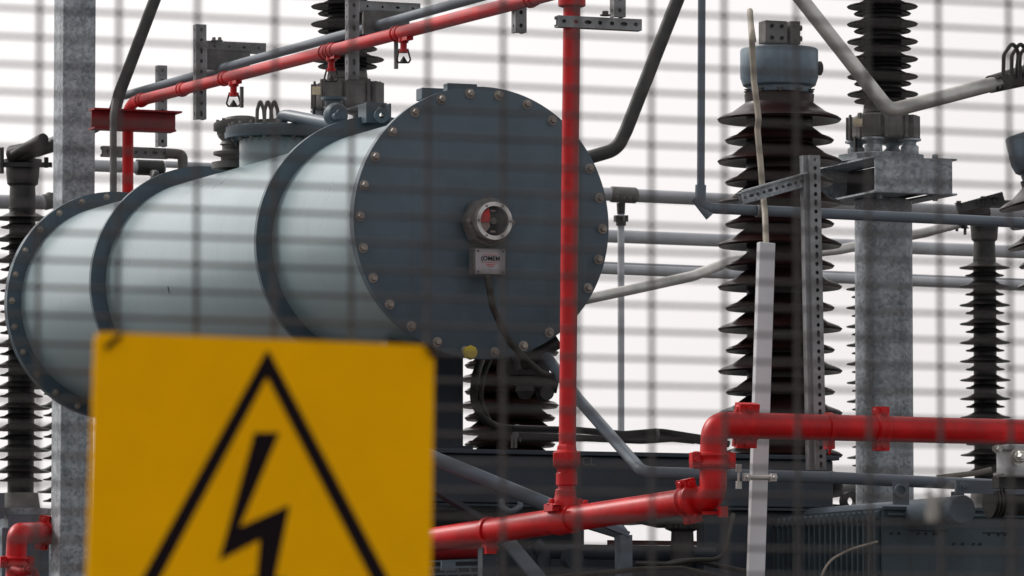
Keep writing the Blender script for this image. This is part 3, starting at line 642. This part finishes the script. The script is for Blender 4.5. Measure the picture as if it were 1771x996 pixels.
m = MB(); m.channel(a-Vector((1, 0, 0))*14*s_+V*.01, b-Vector((1, 0, 0))*14*s_+V*.01, 10*s_, .03, N1, pitch=.2, hole=.001, sidehole=False); m.build('side_rail', 'strut', tt)
arm_d(tt)
# ------------------------------------------------------------------ grey service pipes on the right
gp = thing('vent_pipe', P(1213, 350, 21.9), 'thin grey pipe dropping from the top edge and turning right at an elbow', 'pipe')
hA = P(1222, 358, 21.9); hB = P(1850, 389, 22.4)
m = MB(); m.tube([P(1214, -60, 21.9), P(1212, 335, 21.9)], 6.8*S(21.9), 20); m.build('drop', 'gpipe', gp)
m = MB(); m.tube([P(1212, 320, 21.9), P(1211, 352, 21.9), P(1232, 361, 21.9)], 9.5*S(21.9), 20, fillet=.03); m.tube([P(1200, 344, 21.9), P(1228, 374, 21.9)], [.012, .020], 12); m.build('elbow', 'gpipe', gp)
m = MB(); m.tube([P(1226, 360, 21.9), hB], 9.3*S(21.9), 22); m.build('run', 'gpipe', gp)
m = MB(); c = P(1313, 365, 21.95); m.ring(c, U, 9.3*S(21.9), 11*S(21.9), .025, 20); m.build('clip', 'strut', gp)
lp = thing('lower_service_pipe', P(1310, 822, 21.8), 'grey pipe bending out from under the tank and running right below the red pipe', 'pipe')
m = MB(); m.tube([P(925, 590, 23.0), P(1000, 690, 22.6), P(1112, 817, 21.75), P(1440, 826, 21.9), P(1960, 850, 22.3)], 10.5*S(21.8), 24, fillet=.06); m.build('tube', 'gpipe', lp)
m = MB(); c = P(1437, 826, 21.9); m.lathe([(11.5*S(22), -.01), (11.5*S(22), .01)], c, U, 24); m.build('collar', 'gpipe', lp)
m = MB(); m.bar(P(1558, 832, 21.85), P(1558, 873, 21.85), 30*S(22), .008, V); m.ring(P(1558, 848, 21.83), V, 8*S(22), 12*S(22), .012, 24); m.build('hanger_plate', 'gpipe', lp)
m = MB(); m.bar(P(1652, 842, 21.8), along(P(1652, 842, 21.8), U, 1900), .012, 22*S(22)); hexbolt(m, P(1668, 840, 21.78), -V, .012, .01); m.bar(P(1652, 832, 21.8)+V*.02, along(P(1652, 832, 21.8), U, 1900)+V*.02, .05, .006); m.build('flat_bar', 'gpipe', lp)
m = MB(); q_ = P(1656, 850, 22.75); m.bar(q_, Vector((q_.x, q_.y, 2.4)), .04, .04); m.build('bar_leg', 'dslate', lp)
lp2 = MB(); lp2.tube([P(690, 765, 22.35), P(760, 797, 22.4), P(955, 876, 22.5), P(1010, 900, 22.5), P(1075, 920, 22.5), P(1080, 1100, 22.5)], 13*S(22.6), 22, fillet=.03)
tag(lp2.build('brace_pipe', 'gpipe', loc=P(860, 840, 22.6)), 'grey pipe slanting down right beside the sign, behind the red pipes', 'pipe')
# trunking strip with cable above
ts = thing('cable_trunking', P(1300, 1000, 21.65), 'pale grey upright trunking strip in front of the big brown bushing', 'trunking')
m = MB(); a = P(1325, 420, 21.72); b = P(1302, 1150, 21.62); m.bar(a, b, 30*S(21.7), .03, V); m.build('strip', 'strip', ts, bevel=.003)
m = MB(); m.tube([P(1303, 70, 22.9), P(1299, 45, 22.6), P(1297, 18, 22.3), P(1300, 60, 22.1), P(1304, 140, 22.1), P(1312, 205, 22.05), P(1310, 225, 22.05), P(1316, 290, 22.0), P(1319, 330, 21.98), P(1323, 370, 21.9), P(1325, 425, 21.76)], 5.4*S(22), 12, fillet=.05); m.build('cable_tail', 'beige', ts)
m = MB(); c = P(1310, 826, 21.6); m.tube([c-U*.055-V*.01, c+U*.055-V*.01], .010, 12)
for sg in (-1, 1): m.box(c+U*.055*sg-V*.02, (U, V, Z), (.022, .03, .03)); hexbolt(m, c+U*.055*sg-V*.035, -V, .009, .010)
m.box(c-U*.078+Z*.035, (U, V, Z), (.022, .012, .03)); m.box(c-U*.078-Z*.03, (U, V, Z), (.022, .012, .03)); m.box(c-U*.078, (U, V, Z), (.008, .008, .09))
m.build('beam_clamp', 'alu', ts, bevel=.002)
# ------------------------------------------------------------------ aluminium bus and clamp, upper right
ab = thing('aluminium_bus', P(1540, 185, 22.9), 'bright bent aluminium tube crossing before the upper right insulator', 'bus tube')
m = MB(); m.tube([P(1340, -60, 22.9), P(1538, 192, 22.9), P(1730, 142, 23.3)], 13*S(22.9), 26, fillet=.06, arc=12); m.build('tube', 'alu', ab)
m = MB(); a, b = P(1712, 146, 23.28), P(1790, 126, 23.4); m.tube([a, b], [15.5*S(23.3), 19*S(23.3)], 20)
d_ = (b-a).normalized()
for k in range(3): 
    for sg in (-1, 1): hexbolt(m, a+d_*(.02+k*.03)+Z*sg*.02-V*.035, -V, .007, .012)
m.build('clamp', 'dsteel', ab)
m = MB()
for k in (0, 1, 2):
    x = 1748+k*14; m.cut() if k else None; m.tube([P(x-13, 138, 23.25+.02*k), P(x-12, 95, 23.25+.02*k), P(x+3, 72, 23.25+.02*k), P(x+14, 92, 23.3+.02*k), P(x+8, 138, 23.3+.02*k)], 3.6*S(23.3), 10, fillet=.04)
m.cut(); m.each('stirrup', 'dsteel', ab)
# dark slanting conduits
m = MB(); m.tube([P(290, -60, 28.5), P(207, 160, 28.5), P(196, 200, 28.5), P(160, 222, 28.5), P(60, 258, 28.9)], 10.5*S(28.5), 20, fillet=.12); 
co = thing('slanting_conductor', P(200, 180, 28.5), 'dark slanting conductor rising from the left insulator past the square post', 'conductor', 'dark slanting conductors'); m.build('tube', 'conduit', co)
m = MB(); a, b = P(100, 248, 28.75), P(22, 268, 28.95); m.tube([a, b], [12*S(28.8), 17*S(28.8)], 16); m.tube([P(75, 240, 28.7), P(60, 248, 28.8), P(25, 268, 28.9)], 10*S(28.8), 12); m.bar(P(5, 285, 28.9), P(90, 285, 28.9), .05, .022); 
for x in (3, 80): m.tube([P(x, 255 if x < 50 else 272, 28.85), P(x, 300 if x < 50 else 290, 28.85)], 4*S(29), 8)
m.build('end_clamp', 'dsteel', co)
m = MB(); m.tube([P(1195, -60, 27.5), P(1083, 225, 27.5), P(1067, 258, 27.5), P(1020, 272, 27.5), P(960, 285, 27.6)], 12*S(27.5), 22, fillet=.15)
co = thing('slanting_conductor', P(1070, 255, 27.5), 'dark bent conductor rising from behind the tank end to the top edge', 'conductor', 'dark slanting conductors'); m.build('tube', 'conduit', co)
m = MB(); m.tube([P(200, 172, 27.8), P(196, 200, 27.75), P(196, 500, 27.75)], 6.3*S(27.8), 16); tag(m.build('drop_tube', 'cast', loc=P(196, 330, 28.2)), 'thin grey upright tube just left of the upright red pipe', 'pipe')
# rear busbars
bz = 'horizontal busbars behind the yard'
def busbar(x0, y0, x1, y1, r, Y, label, m_='bus', fit=None):
    a = P(x0, y0, Y); b = P(x1, y1, Y+ (x1-x0)*S(Y)*.394)
    t = thing('busbar_tube', a, label, 'busbar', bz)
    m = MB(); m.tube([a, b], r*S(Y), 20); m.build('tube', m_, t)
    if fit: fit(t, a, b)
    return t
def fitA(t, a, b):
    c = P(1078, 336, a.y+.0); m = MB(); d = (b-a).normalized(); m.lathe([(12*S(31), -.078), (14*S(31), -.07), (14*S(31), .07), (12*S(31), .078)], along(a, d, 1078), d, 12)
    for k in range(4): hexbolt(m, along(a, d, 1062+k*11)-V*.045-Z*.02, -V, .009, .012)
    m.build('clamp', 'cast', t)
busbar(1040, 335, 1900, 377, 11.5, 31, 'rear busbar, topmost right of the tank, with bolted clamp', fit=fitA)
busbar(1000, 406, 1900, 441, 11.5, 32, 'plain rear busbar, second down right of the tank')
busbar(1000, 463, 1900, 499, 9.5, 33, 'thin rear busbar, lowest right of the tank, with a rib on top', fit=lambda t, a, b: MB().tube([a+Z*.035, b+Z*.035], .008, 8).build('rib', 'bus', t))
def fitL(t, a, b):
    d = (b-a).normalized(); c = along(a, d, 262); m = MB(); m.tube([along(a, d, 236), along(a, d, 281)], 14*S(31), 14)
    m.tube([c-Z*.03, P(270, 300, 31), P(262, 318, 31)], .02, 10, fillet=.03); m.build('clamp', 'dsteel', t)
busbar(100, 284, 284, 291, 10.5, 31, 'short rear busbar between the square post and the red upright', fit=fitL)
busbar(-60, 348, 82, 350, 12.5, 31, 'stub of rear busbar at the left edge beside the insulator cap', fit=lambda t, a, b: MB().tube([b-U*.02, b+U*.02+Z*.01, b+U*.03+Z*.05], [.045, .05, .03], 16).build('end_bell', 'cast', t))
busbar(284, 284, 600, 297, 6, 31.4, 'thin rear busbar hidden mostly behind the tank top')
m = MB(); m.tube([P(995, 521, 27.2), P(1100, 499, 27.4), P(1200, 477, 27.8), P(1262, 452, 28.2), P(1450, 432, 29.0), P(1600, 402, 29.6), P(1668, 384, 29.9)], 9*S(28), 18, fillet=.3)
co = thing('jumper_tube', P(1200, 478, 27.8), 'pale sloping jumper tube running from the tank end to the right insulator', 'conductor'); m.build('tube', 'alu', co)
m = MB(); a, b = P(1640, 389, 29.8), P(1705, 365, 30.0); m.tube([a, b], .035, 12)
m.bar(P(1655, 362, 29.9), P(1735, 340, 29.9), .06, .05); m.bar(P(1690, 352, 29.9), P(1771, 354, 29.9), .10, .035)
for x, y in ((1658, 356), (1669, 398), (1655, 392), (1700, 348), (1720, 345)): m.tube([P(x, y-8, 29.85), P(x, y+8, 29.85)], .008, 8); hexbolt(m, P(x, y-4, 29.85), Z, .015, .014)
m.build('terminal_clamp', 'dsteel', co)
# thin rod below the rear busbar clamp
ro = thing('earthing_rod', P(1074, 760, 30.8), 'thin upright grey rod hanging from the rear busbar clamp right of the tank', 'rod')
m = MB(); m.tube([P(1074, 355, 30.9), P(1074, 1000, 30.9)], 6*S(31), 14); m.build('tube', 'bus', ro)
m = MB(); m.lathe([(9*S(31), 0), (9*S(31), .05)], P(1074, 390, 30.9), Z, 10); m.lathe([(7*S(31), 0), (8*S(31), .06)], P(1074, 370, 30.9), Z, 10)
for sg in (-1, 1): m.box(P(1074+sg*8, 378, 30.85), (U, V, Z), (.02, .03, .035))
m.build('socket', 'dsteel', ro)
# ------------------------------------------------------------------ transformer body
def hpt(x, y, Y): return P(x, y, Y)
TF = P(1350, 787, 23.25)
tA = along(TF, U, 700); tB = along(TF, U, 1441)
zt = TF.z; zbm = P(1350, 878, 23.25).z
tr = thing('transformer', Vector((tA.x, tA.y, 0)), 'dark slate transformer body below the tank and bushings', 'transformer')
def slab(mb, a, b, depth, z0, z1, front=0.0):
    c = (a+b)/2 + V*(depth/2 - front); mb.box(Vector((c.x, c.y, (z0+z1)/2)), (U, V, Z), ((b-a).length, depth, z1-z0)); return mb
m = MB(); slab(m, tA, tB, 2.15, zbm+.0, zt-.02); cov = m.build('turret_box', 'dslate', tr, bevel=.006)
m = MB(); slab(m, tA, tB+U*.02, 2.19, zt-.018, zt, front=.02); m.build('lid', 'dslate', tr, bevel=.003)
m = MB(); slab(m, tA, tB+U*.01, .03, zbm-.012, zbm-.0025, front=.01); m.build('lip', 'dslate', tr)
m = MB(); q_ = post_base(882, 26.4); m.box(Vector((q_.x-.0, 26.4, P(882, 815, 26.4).z/2)), (U, V, Z), (.5, .6, P(882, 815, 26.4).z)); m.build('rear_turret', 'dslate', tr)
text('CL', 'chalk_mark', P(1017, 800, 22.93) if False else along(TF, U, 1017)+Z*(P(1017, 800, 23).z-zt)-V*.004, .05, 'cast', cov)
m = MB(); a = along(TF, U, 1222); b = along(TF, U, 1700); slab(m, a, b, .08, 0, zbm-.014, front=-.03); m.build('front_frame', 'dslate', tr, bevel=.005)
m = MB(); a = along(TF, U, 1600); b = along(TF, U, 2000); slab(m, a, b, 2.0, 0, zbm-.02, front=-.22); m.build('main_tank', 'dslate', tr, bevel=.005)
m = MB(); a = along(TF, U, 700); b = along(TF, U, 1042); slab(m, a, b, .06, 0, zbm-.02, front=-.25); m.build('wall_panel', 'dslate', tr)
m = MB(); a = along(TF, U, 700); b = along(TF, U, 1245); slab(m, a, b, .5, 0, P(1100, 944, 23.2).z, front=-.2); m.build('lower_ledge', 'dslate', tr, bevel=.004)
m = MB(); m.tube([P(925, 953, 22.75), P(1235, 958, 22.95)], 13*S(22.9), 20); m.tube([P(925, 940, 22.75), P(940, 955, 22.75), P(940, 990, 22.75)], .03, 12, fillet=.02); m.lathe([(.04, 0), (.04, .05)], P(985, 966, 22.7), -V, 16); m.build('oil_pipe', 'dslate', tr)
m = MB(); m.bar(P(1081, 925, 22.45), Vector((P(1081, 925, 22.45).x, 22.45, 0)), 22*S(22.5), .03, V); m.bar(P(1040, 905, 22.45), P(1088, 925, 22.45), .02, 16*S(22.5), V); m.build('stay', 'gpipe', tr)
m = MB(); m.bar(P(878, 936, 22.35), P(940, 1010, 22.3), 24*S(22.4), .02, V); m.build('diagonal_stay', 'gpipe', tr)
m = MB(); m.bar(P(730, 834, 22.5), P(860, 915, 22.55), .02, 30*S(22.6), V); m.bar(P(780, 862, 22.58), P(840, 935, 22.55), .01, .008, V); m.build('gusset', 'dslate', tr)
m = MB(); m.tube([P(868, 866, 22.7), P(868, 876, 22.66), P(884, 886, 22.62), P(900, 876, 22.66), P(900, 866, 22.7)], .012, 10, fillet=.02); m.build('lifting_hook', 'gpipe', tr)
m = MB(); m.tube([P(1072, 890, 23.1), P(1140, 905, 22.8), P(1178, 905, 22.8)], .02, 10); m.lathe([(.07, 0), (.07, .03), (.045, .04), (.05, .16), (.03, .19)], P(1180, 902, 22.75), -Z, 18)
for k in range(6): hexbolt(m, P(1160+k*9, 905, 22.68), -Z, .01, .02)
m.build('underside_fitting', 'dsteel', tr)
m = MB(); m.bar(P(1050, 938, 24.5), P(1215, 940, 24.5), .03, .02); m.build('far_rail', 'dred', tr)
m = MB()
for k in range(6): m.bar(P(745+k*22, 978, 22.75), P(752+k*22, 1000, 22.75), .006, .006)
for k in range(3): m.bar(P(700, 972+k*11, 22.75), P(860, 968+k*11, 22.75), .01, .008)
m.box(P(775, 978, 22.7), (U, V, Z), (.06, .01, .04)); m.build('mesh_guard', 'capb', tr)
# cable bundles
cb = thing('cable_bundle', P(1000, 750, 23.4), 'bundle of black cables along the transformer top behind the red upright', 'cables')
m = MB()
m.tube([P(832, 622, 23.3), P(822, 650, 23.2), P(818, 690, 23.15), P(832, 722, 23.15), P(860, 740, 23.2), P(886, 742, 23.2)], 7*S(23), 14, fillet=.12)
m.tube([P(848, 622, 23.25), P(836, 650, 23.2), P(830, 690, 23.15), P(845, 725, 23.18)], 4*S(23), 12, fillet=.1); m.build('looped_cable', 'cable', cb)
m = MB(); m.tube([P(886, 741, 23.2), P(1000, 744, 23.3), P(1080, 751, 23.4), P(1140, 746, 23.5), P(1215, 758, 23.55), P(1260, 768, 23.6)], 6*S(23.2), 12, fillet=.2)
m.tube([P(895, 752, 23.25), P(1000, 757, 23.35), P(1110, 762, 23.45), P(1180, 757, 23.55), P(1240, 768, 23.6)], 6*S(23.2), 12, fillet=.2)
m.tube([P(900, 760, 23.3), P(1060, 758, 23.4), P(1140, 757, 23.5), P(1200, 763, 23.6)], 5*S(23.2), 12, fillet=.2); m.build('cable_run', 'black', cb)
m = MB()
for x, y in ((894, 746), (1134, 753)): m.ring(P(x, y, 23.3 if x < 1000 else 23.48), U, .022, .03, .014, 14); m.cut()
m.bar(P(886, 752, 23.2), P(886, 775, 23.2), .01, .006); m.bar(P(892, 752, 23.2), P(892, 775, 23.2), .01, .006); m.cut()
m.each('cable_tie', 'cast', cb)
cb = thing('low_cable_bundle', P(1150, 980, 22.4), 'twisted grey cables drooping at the bottom edge under the red pipe', 'cables')
m = MB(); m.tube([P(940, 1000, 22.4), P(1050, 990, 22.4), P(1130, 982, 22.4), P(1190, 966, 22.4), P(1240, 978, 22.45), P(1300, 990, 22.5)], 4.5*S(22.4), 12, fillet=.2)
m.tube([P(1100, 975, 22.38), P(1160, 976, 22.38), P(1200, 968, 22.38), P(1250, 968, 22.4), P(1260, 930, 22.45), P(1268, 890, 22.6)], 4*S(22.4), 12, fillet=.15)
m.tube([P(1100, 984, 22.36), P(1180, 982, 22.36), P(1260, 1000, 22.36)], 4*S(22.4), 12, fillet=.15); m.build('cables', 'cable', cb)
# ------------------------------------------------------------------ radiator bank and right transformer
RC = P(1522, 876, 22.35)
rb = thing('radiator_bank', Vector((RC.x, RC.y, 0)), 'row of thin vertical radiator fins at the bottom right, receding left', 'radiator')
npl = 30; ln = 1.55; zr = RC.z
m = MB()
for i in range(npl):
    d = .02 + i*(ln/npl)
    c = RC + V*d - U*.0
    # pressed steel panel: face turned to the viewer's left, rounded head
    c2 = Vector((c.x, c.y, 0)) + U*.35
    m.box(Vector((c2.x, c2.y, zr/2-.02+.2)), (U, V, Z), (.70, .014, zr-.44))
    m.tube([Vector((c.x, c.y, zr-.035))+U*.004, Vector((c.x, c.y, zr-.035))-U*.02], .021, 10)
    m.bar(Vector((c.x, c.y, zr-.03))-U*.006, Vector((c.x, c.y, .3))-U*.006, .022, .016, V)
m.build('fins', 'casing', rb)
m = MB(); c = RC + V*ln/2 + U*.36; m.box(Vector((c.x, c.y, zr-.012)), (U, V, Z), (.72, ln+.02, .012)); m.build('top_cover', 'casing', rb)
tf = thing('right_transformer', Vector((RC.x, RC.y, 0))+U*.9, 'broad slate-blue casing with pressed rim at the bottom right corner', 'transformer')
Rw = 2.4
m = MB(); c = RC + U*(Rw/2+.003) - V*.012; m.box(Vector((c.x, c.y, (zr-.01)/2)), (U, V, Z), (Rw, .02, zr-.01)); pn = m.build('front_panel', 'casing', tf)
m = MB(); m.bar(RC-V*.028-Z*.006, RC+U*Rw-V*.028-Z*.006, .012, .012); m.tube([RC+U*.02-V*.026-Z*.032, RC+U*Rw-V*.026-Z*.032], .008, 10); m.build('pressed_rim', 'casing', pn)
m = MB(); c = RC+U*(Rw/2+.75)+V*.25; m.box(Vector((c.x, c.y, zr-.02)), (U, V, Z), (Rw-.2, .48, .02)); m.build('top_cover', 'casing', tf)
m = MB()
for x in (1537, 1550, 1584, 1597, 1611, 1615, 1706, 1722, 1734): q = along(RC, U, x); m.lathe([(.006, 0), (.006, .003)], q-Z*(922-876)*S(22.4)-V*.0225, -V, 10); m.cut()
for x in (1645, 1660, 1679, 1690): q = along(RC, U, x); m.lathe([(.006, 0), (.006, .003)], q-Z*(937-874)*S(22.4)-V*.0225, -V, 10); m.cut()
q = along(RC, U, 1566); m.bar(q-Z*.093-V*.0235, along(RC, U, 1634)-Z*.093-V*.0235, .003, .004); m.cut(); q = along(RC, U, 1695); m.bar(q-Z*.098-V*.0235, along(RC, U, 1745)-Z*.098-V*.0235, .003, .004); m.cut()
m.each('vent_hole', 'dial', pn)
hc = P(1665, 881, 22.0); s_ = S(22.1)
m = MB(); m.lathe([(24*s_, 0), (25.5*s_, .006), (25.5*s_, .06), (24*s_, .065), (24*s_, 2.3)], hc, V, 44); m.build('header_drum', 'gpipe', tf)
m = MB(); m.tube([P(1415, 1010, 22.0), P(1432, 970, 22.0), P(1470, 950, 22.05), P(1517, 937, 22.25)], 2.2*S(22), 10, fillet=.15)
tag(m.build('thin_cable', 'beige', loc=P(1432, 970, 22)), 'thin beige cable curving across the radiator fins at the bottom', 'cable')
# clutter between transformer and post
jn = thing('pipe_clamp_assembly', P(1445, 860, 24.8), 'dark clamp and tube between transformer body and round galvanised post', 'clamp')
m = MB(); m.tube([P(1440, 850, 24.9), P(1500, 842, 25.0)], .028, 14); m.build('tube', 'cast', jn)
m = MB(); m.ring(P(1470, 867, 24.8), V, 8*S(24.8), 17*S(24.8), .04, 20); m.bar(P(1440, 878, 24.8), P(1500, 882, 24.8), .05, .03); m.lathe([(.03, -.01), (.035, .06)], P(1445, 854, 24.8), Z, 12); m.build('clamp', 'dsteel', jn)
# junction box at the right edge
jb = thing('junction_box', P(1745, 820, 21.6), 'pale grey cast junction box at the right edge above the bottom corner', 'junction box')
c = P(1762, 802, 21.6); s_ = S(21.6)
m = MB(); m.box(c+U*.02, (U, V, Z), (80*s_, .12, 46*s_)); bo = m.build('body', 'box', jb, bevel=.008)
m = MB(); m.box(P(1766, 775, 21.6)+U*.01, (U, V, Z), (92*s_, .14, 10*s_)); m.build('lid', 'box', jb, bevel=.006)
m = MB(); hexbolt(m, P(1763, 790, 21.5), -V, .024, .03); hexbolt(m, P(1763, 790, 21.48), -V, .013, .03); hexbolt(m, P(1726, 777, 21.52), -V, .012, .02); m.tube([P(1718, 822, 21.5), P(1736, 818, 21.5)], .008, 10); m.build('bolt', 'alu', jb)
m = MB(); m.bar(P(1750, 826, 21.65), P(1750, 845, 21.65), .14, .06, V); m.tube([P(1712, 868, 21.9), P(1800, 868, 22)], .055, 18); 
m.cut()
for k in range(4): m.ring(P(1712+k*6, 868, 21.9), U, .05, .062, .007, 20); m.cut()
m.each('gland', 'dsteel', jb)
m = MB(); m.tube([P(1620, 826, 24), P(1690, 818, 24), P(1715, 812, 24)], .012, 10, fillet=.05); m.build('lead', 'beige', jb)
# ------------------------------------------------------------------ lower left
ll = thing('left_cabinet', Vector((P(30, 900, 29.2).x, 29.2, 0)), 'grey stepped casing at the bottom left under the left insulator', 'cabinet')
s_ = S(29.2)
def zz(y): return P(30, y, 29.2).z
m = MB(); m.box(Vector((P(25, 900, 29.0).x, 29.0, (zz(893))/2)), (U, V, Z), (64*s_, .42, zz(893))); m.build('body', 'gpipe', ll, bevel=.005)
m = MB(); m.box(Vector((P(38, 900, 28.75).x, 28.78, (zz(918))/2)), (U, V, Z), (84*s_, .12, zz(918))); m.build('front_box', 'gpipe', ll, bevel=.005)
m = MB(); m.box(P(-5, 875, 28.8), (U, V, Z), (.05, .1, .13)); m.build('side_plate', 'gpipe', ll)
er = thing('red_elbow_pipe', P(28, 960, 28.15), 'red pipe elbow with bolted coupling at the bottom left corner', 'pipe')
s_ = S(28.15); rl = 18*s_
m = MB(); m.tube([P(27, 1150, 28.15), P(28, 960, 28.15), P(30, 922, 28.15), P(95, 920, 28.75), P(200, 925, 28.95)], rl, 30, fillet=.12, arc=12); m.build('elbow', 'red', er)
m = MB(); coupling(m, P(28, 972, 28.15), Z, rl, U, .055); m.build('coupling', 'red', er)
m = MB(); coupling(m, P(76, 921, 28.57), (P(95, 920, 28.75)-P(30, 922, 28.15)), rl, Z-V*.3, .06); m.build('coupling', 'red', er)
m = MB(); m.tube([P(22, 985, 28.05), P(40, 990, 28.0), P(60, 985, 28.05), P(62, 1020, 28.05)], .02, 12, fillet=.02); hexbolt(m, P(50, 985, 27.97), -V, .018, .02); m.build('side_branch', 'red', er)
# ------------------------------------------------------------------ mesh fence and sign
FY = 5.2
FA = P(868, 498, FY)
fn = thing('mesh_fence', Vector((FA.x, FA.y, 0)), 'grey welded wire mesh fence, out of focus, spanning the whole foreground', 'fence')
z0 = P(500, 37, along(FA, U, 500).y).z; zp = .02495; vp = .0742
Lf, Rf = -2.0, 2.0
m = MB()
k0 = int((z0-.05)/zp); k1 = 32
for k in range(-k1, k0):
    z = z0 - k*zp + random.uniform(-.0005, .0005); m.tube([Vector((FA.x, FA.y, z))+U*Lf, Vector((FA.x, FA.y, z))+U*Rf], .00175, 8)
ztop = z0+k1*zp
n = int(2.0/vp)
for k in range(-n, n+1):
    q = Vector((FA.x, FA.y, 0))+U*(k*vp)-V*.003; m.tube([q+Z*.03, q+Z*ztop], .0022, 8)
m.build('wire_mesh', 'wire', fn)
for sg in (Lf, Rf):
    q = Vector((FA.x, FA.y, 0))+U*sg+V*.03; m = MB(); m.box(Vector((q.x, q.y, 1.6)), (U, V, Z), (.06, .05, 3.2)); m.build('post', 'galv', fn, bevel=.003)
# sign
sg_ = thing('warning_sign', P(455, 590, 4.95), 'yellow high voltage warning sign with black triangle and lightning bolt', 'sign')
SC = along(P(868, 498, FY)-V*.012, U, 455); sY = SC.y
Ox = P(455, 790, sY); Ox = along(Vector((FA.x, FA.y, Ox.z))-V*.012, U, 455); 
kx = S(sY)/math.cos(TH)*1.0; kz = S(sY)
def spx(x, y):      # picture point -> sign plane coordinates
    k = (x-CX)/F; o = Ox
    p = along(o, U, x); 
    depth = p.y
    zz_ = P(x, y, depth).z
    return ((p-o).dot(U), zz_-o.z)
def rpoly(pts, r, n=5):
    out_ = []
    for i in range(len(pts)):
        p0, p, p1 = Vector(pts[i-1]), Vector(pts[i]), Vector(pts[(i+1) % len(pts)])
        a = p + (p0-p).normalized()*r; b = p + (p1-p).normalized()*r
        for k in range(n+1):
            t = k/n; out_.append(tuple(a*(1-t)**2 + p*2*t*(1-t) + b*t*t))
    return out_
cor = [spx(146, 1176), spx(743, 1176), spx(750, 598), spx(163, 574)]
m = MB(); m.prism(rpoly(cor, .008), Ox, U, Z, .003); bd = m.build('panel', 'yellow', sg_)
tri_o = [spx(197, 1090), spx(718, 1090), spx(461, 603)]; tri_i = [spx(243, 1064), spx(674, 1064), spx(460, 652)]
m = MB(); ro_ = rpoly(tri_o, .004, 4); ri_ = rpoly(tri_i, .002, 4); off = -V*.0022
nn = len(ro_); vs = [Ox+off+U*x+Z*y for x, y in ro_]+[Ox+off+U*x+Z*y for x, y in ri_]
m.add(vs, [(i, (i+1) % nn, nn+(i+1) % nn, nn+i) for i in range(nn)]); m.build('triangle_outline', 'sblack', bd)
bolt = [(439, 748), (482, 748), (414, 911), (500, 873), (475, 1000), (494, 1000), (447, 1056), (428, 1000), (443, 1000), (449, 933), (378, 970)]
m = MB(); m.add([Ox+off+U*spx(x, y)[0]+Z*spx(x, y)[1] for x, y in bolt], [tuple(range(len(bolt)))]); m.build('lightning_bolt', 'sblack', bd)
for (xa, ya, xb, yb) in ((180, 602, 206, 580), (735, 596, 748, 618)):
    m = MB(); a, b = spx(xa, ya), spx(xb, yb); m.tube([Ox+U*a[0]+Z*a[1]-V*.004, Ox+U*b[0]+Z*b[1]-V*.004], .0022, 10); m.build('cable_tie', 'sblack', sg_)
# wire tie tag on the fence
yt = along(FA, U, 1612).y - .008
tg = thing('fence_tie', P(1612, 880, yt), 'small whitish twist tie blurred on the fence at the lower right', 'tie')
m = MB(); m.tube([P(1605, 845, yt), P(1612, 865, yt), P(1613, 890, yt), P(1611, 903, yt)], [.003, .0045, .006, .004], 12); m.tube([P(1620, 868, yt), P(1650, 836, yt)], .0014, 8); m.build('tie', 'tie', tg)
for o in bpy.data.objects:
    if '_loc' in o: del o['_loc']
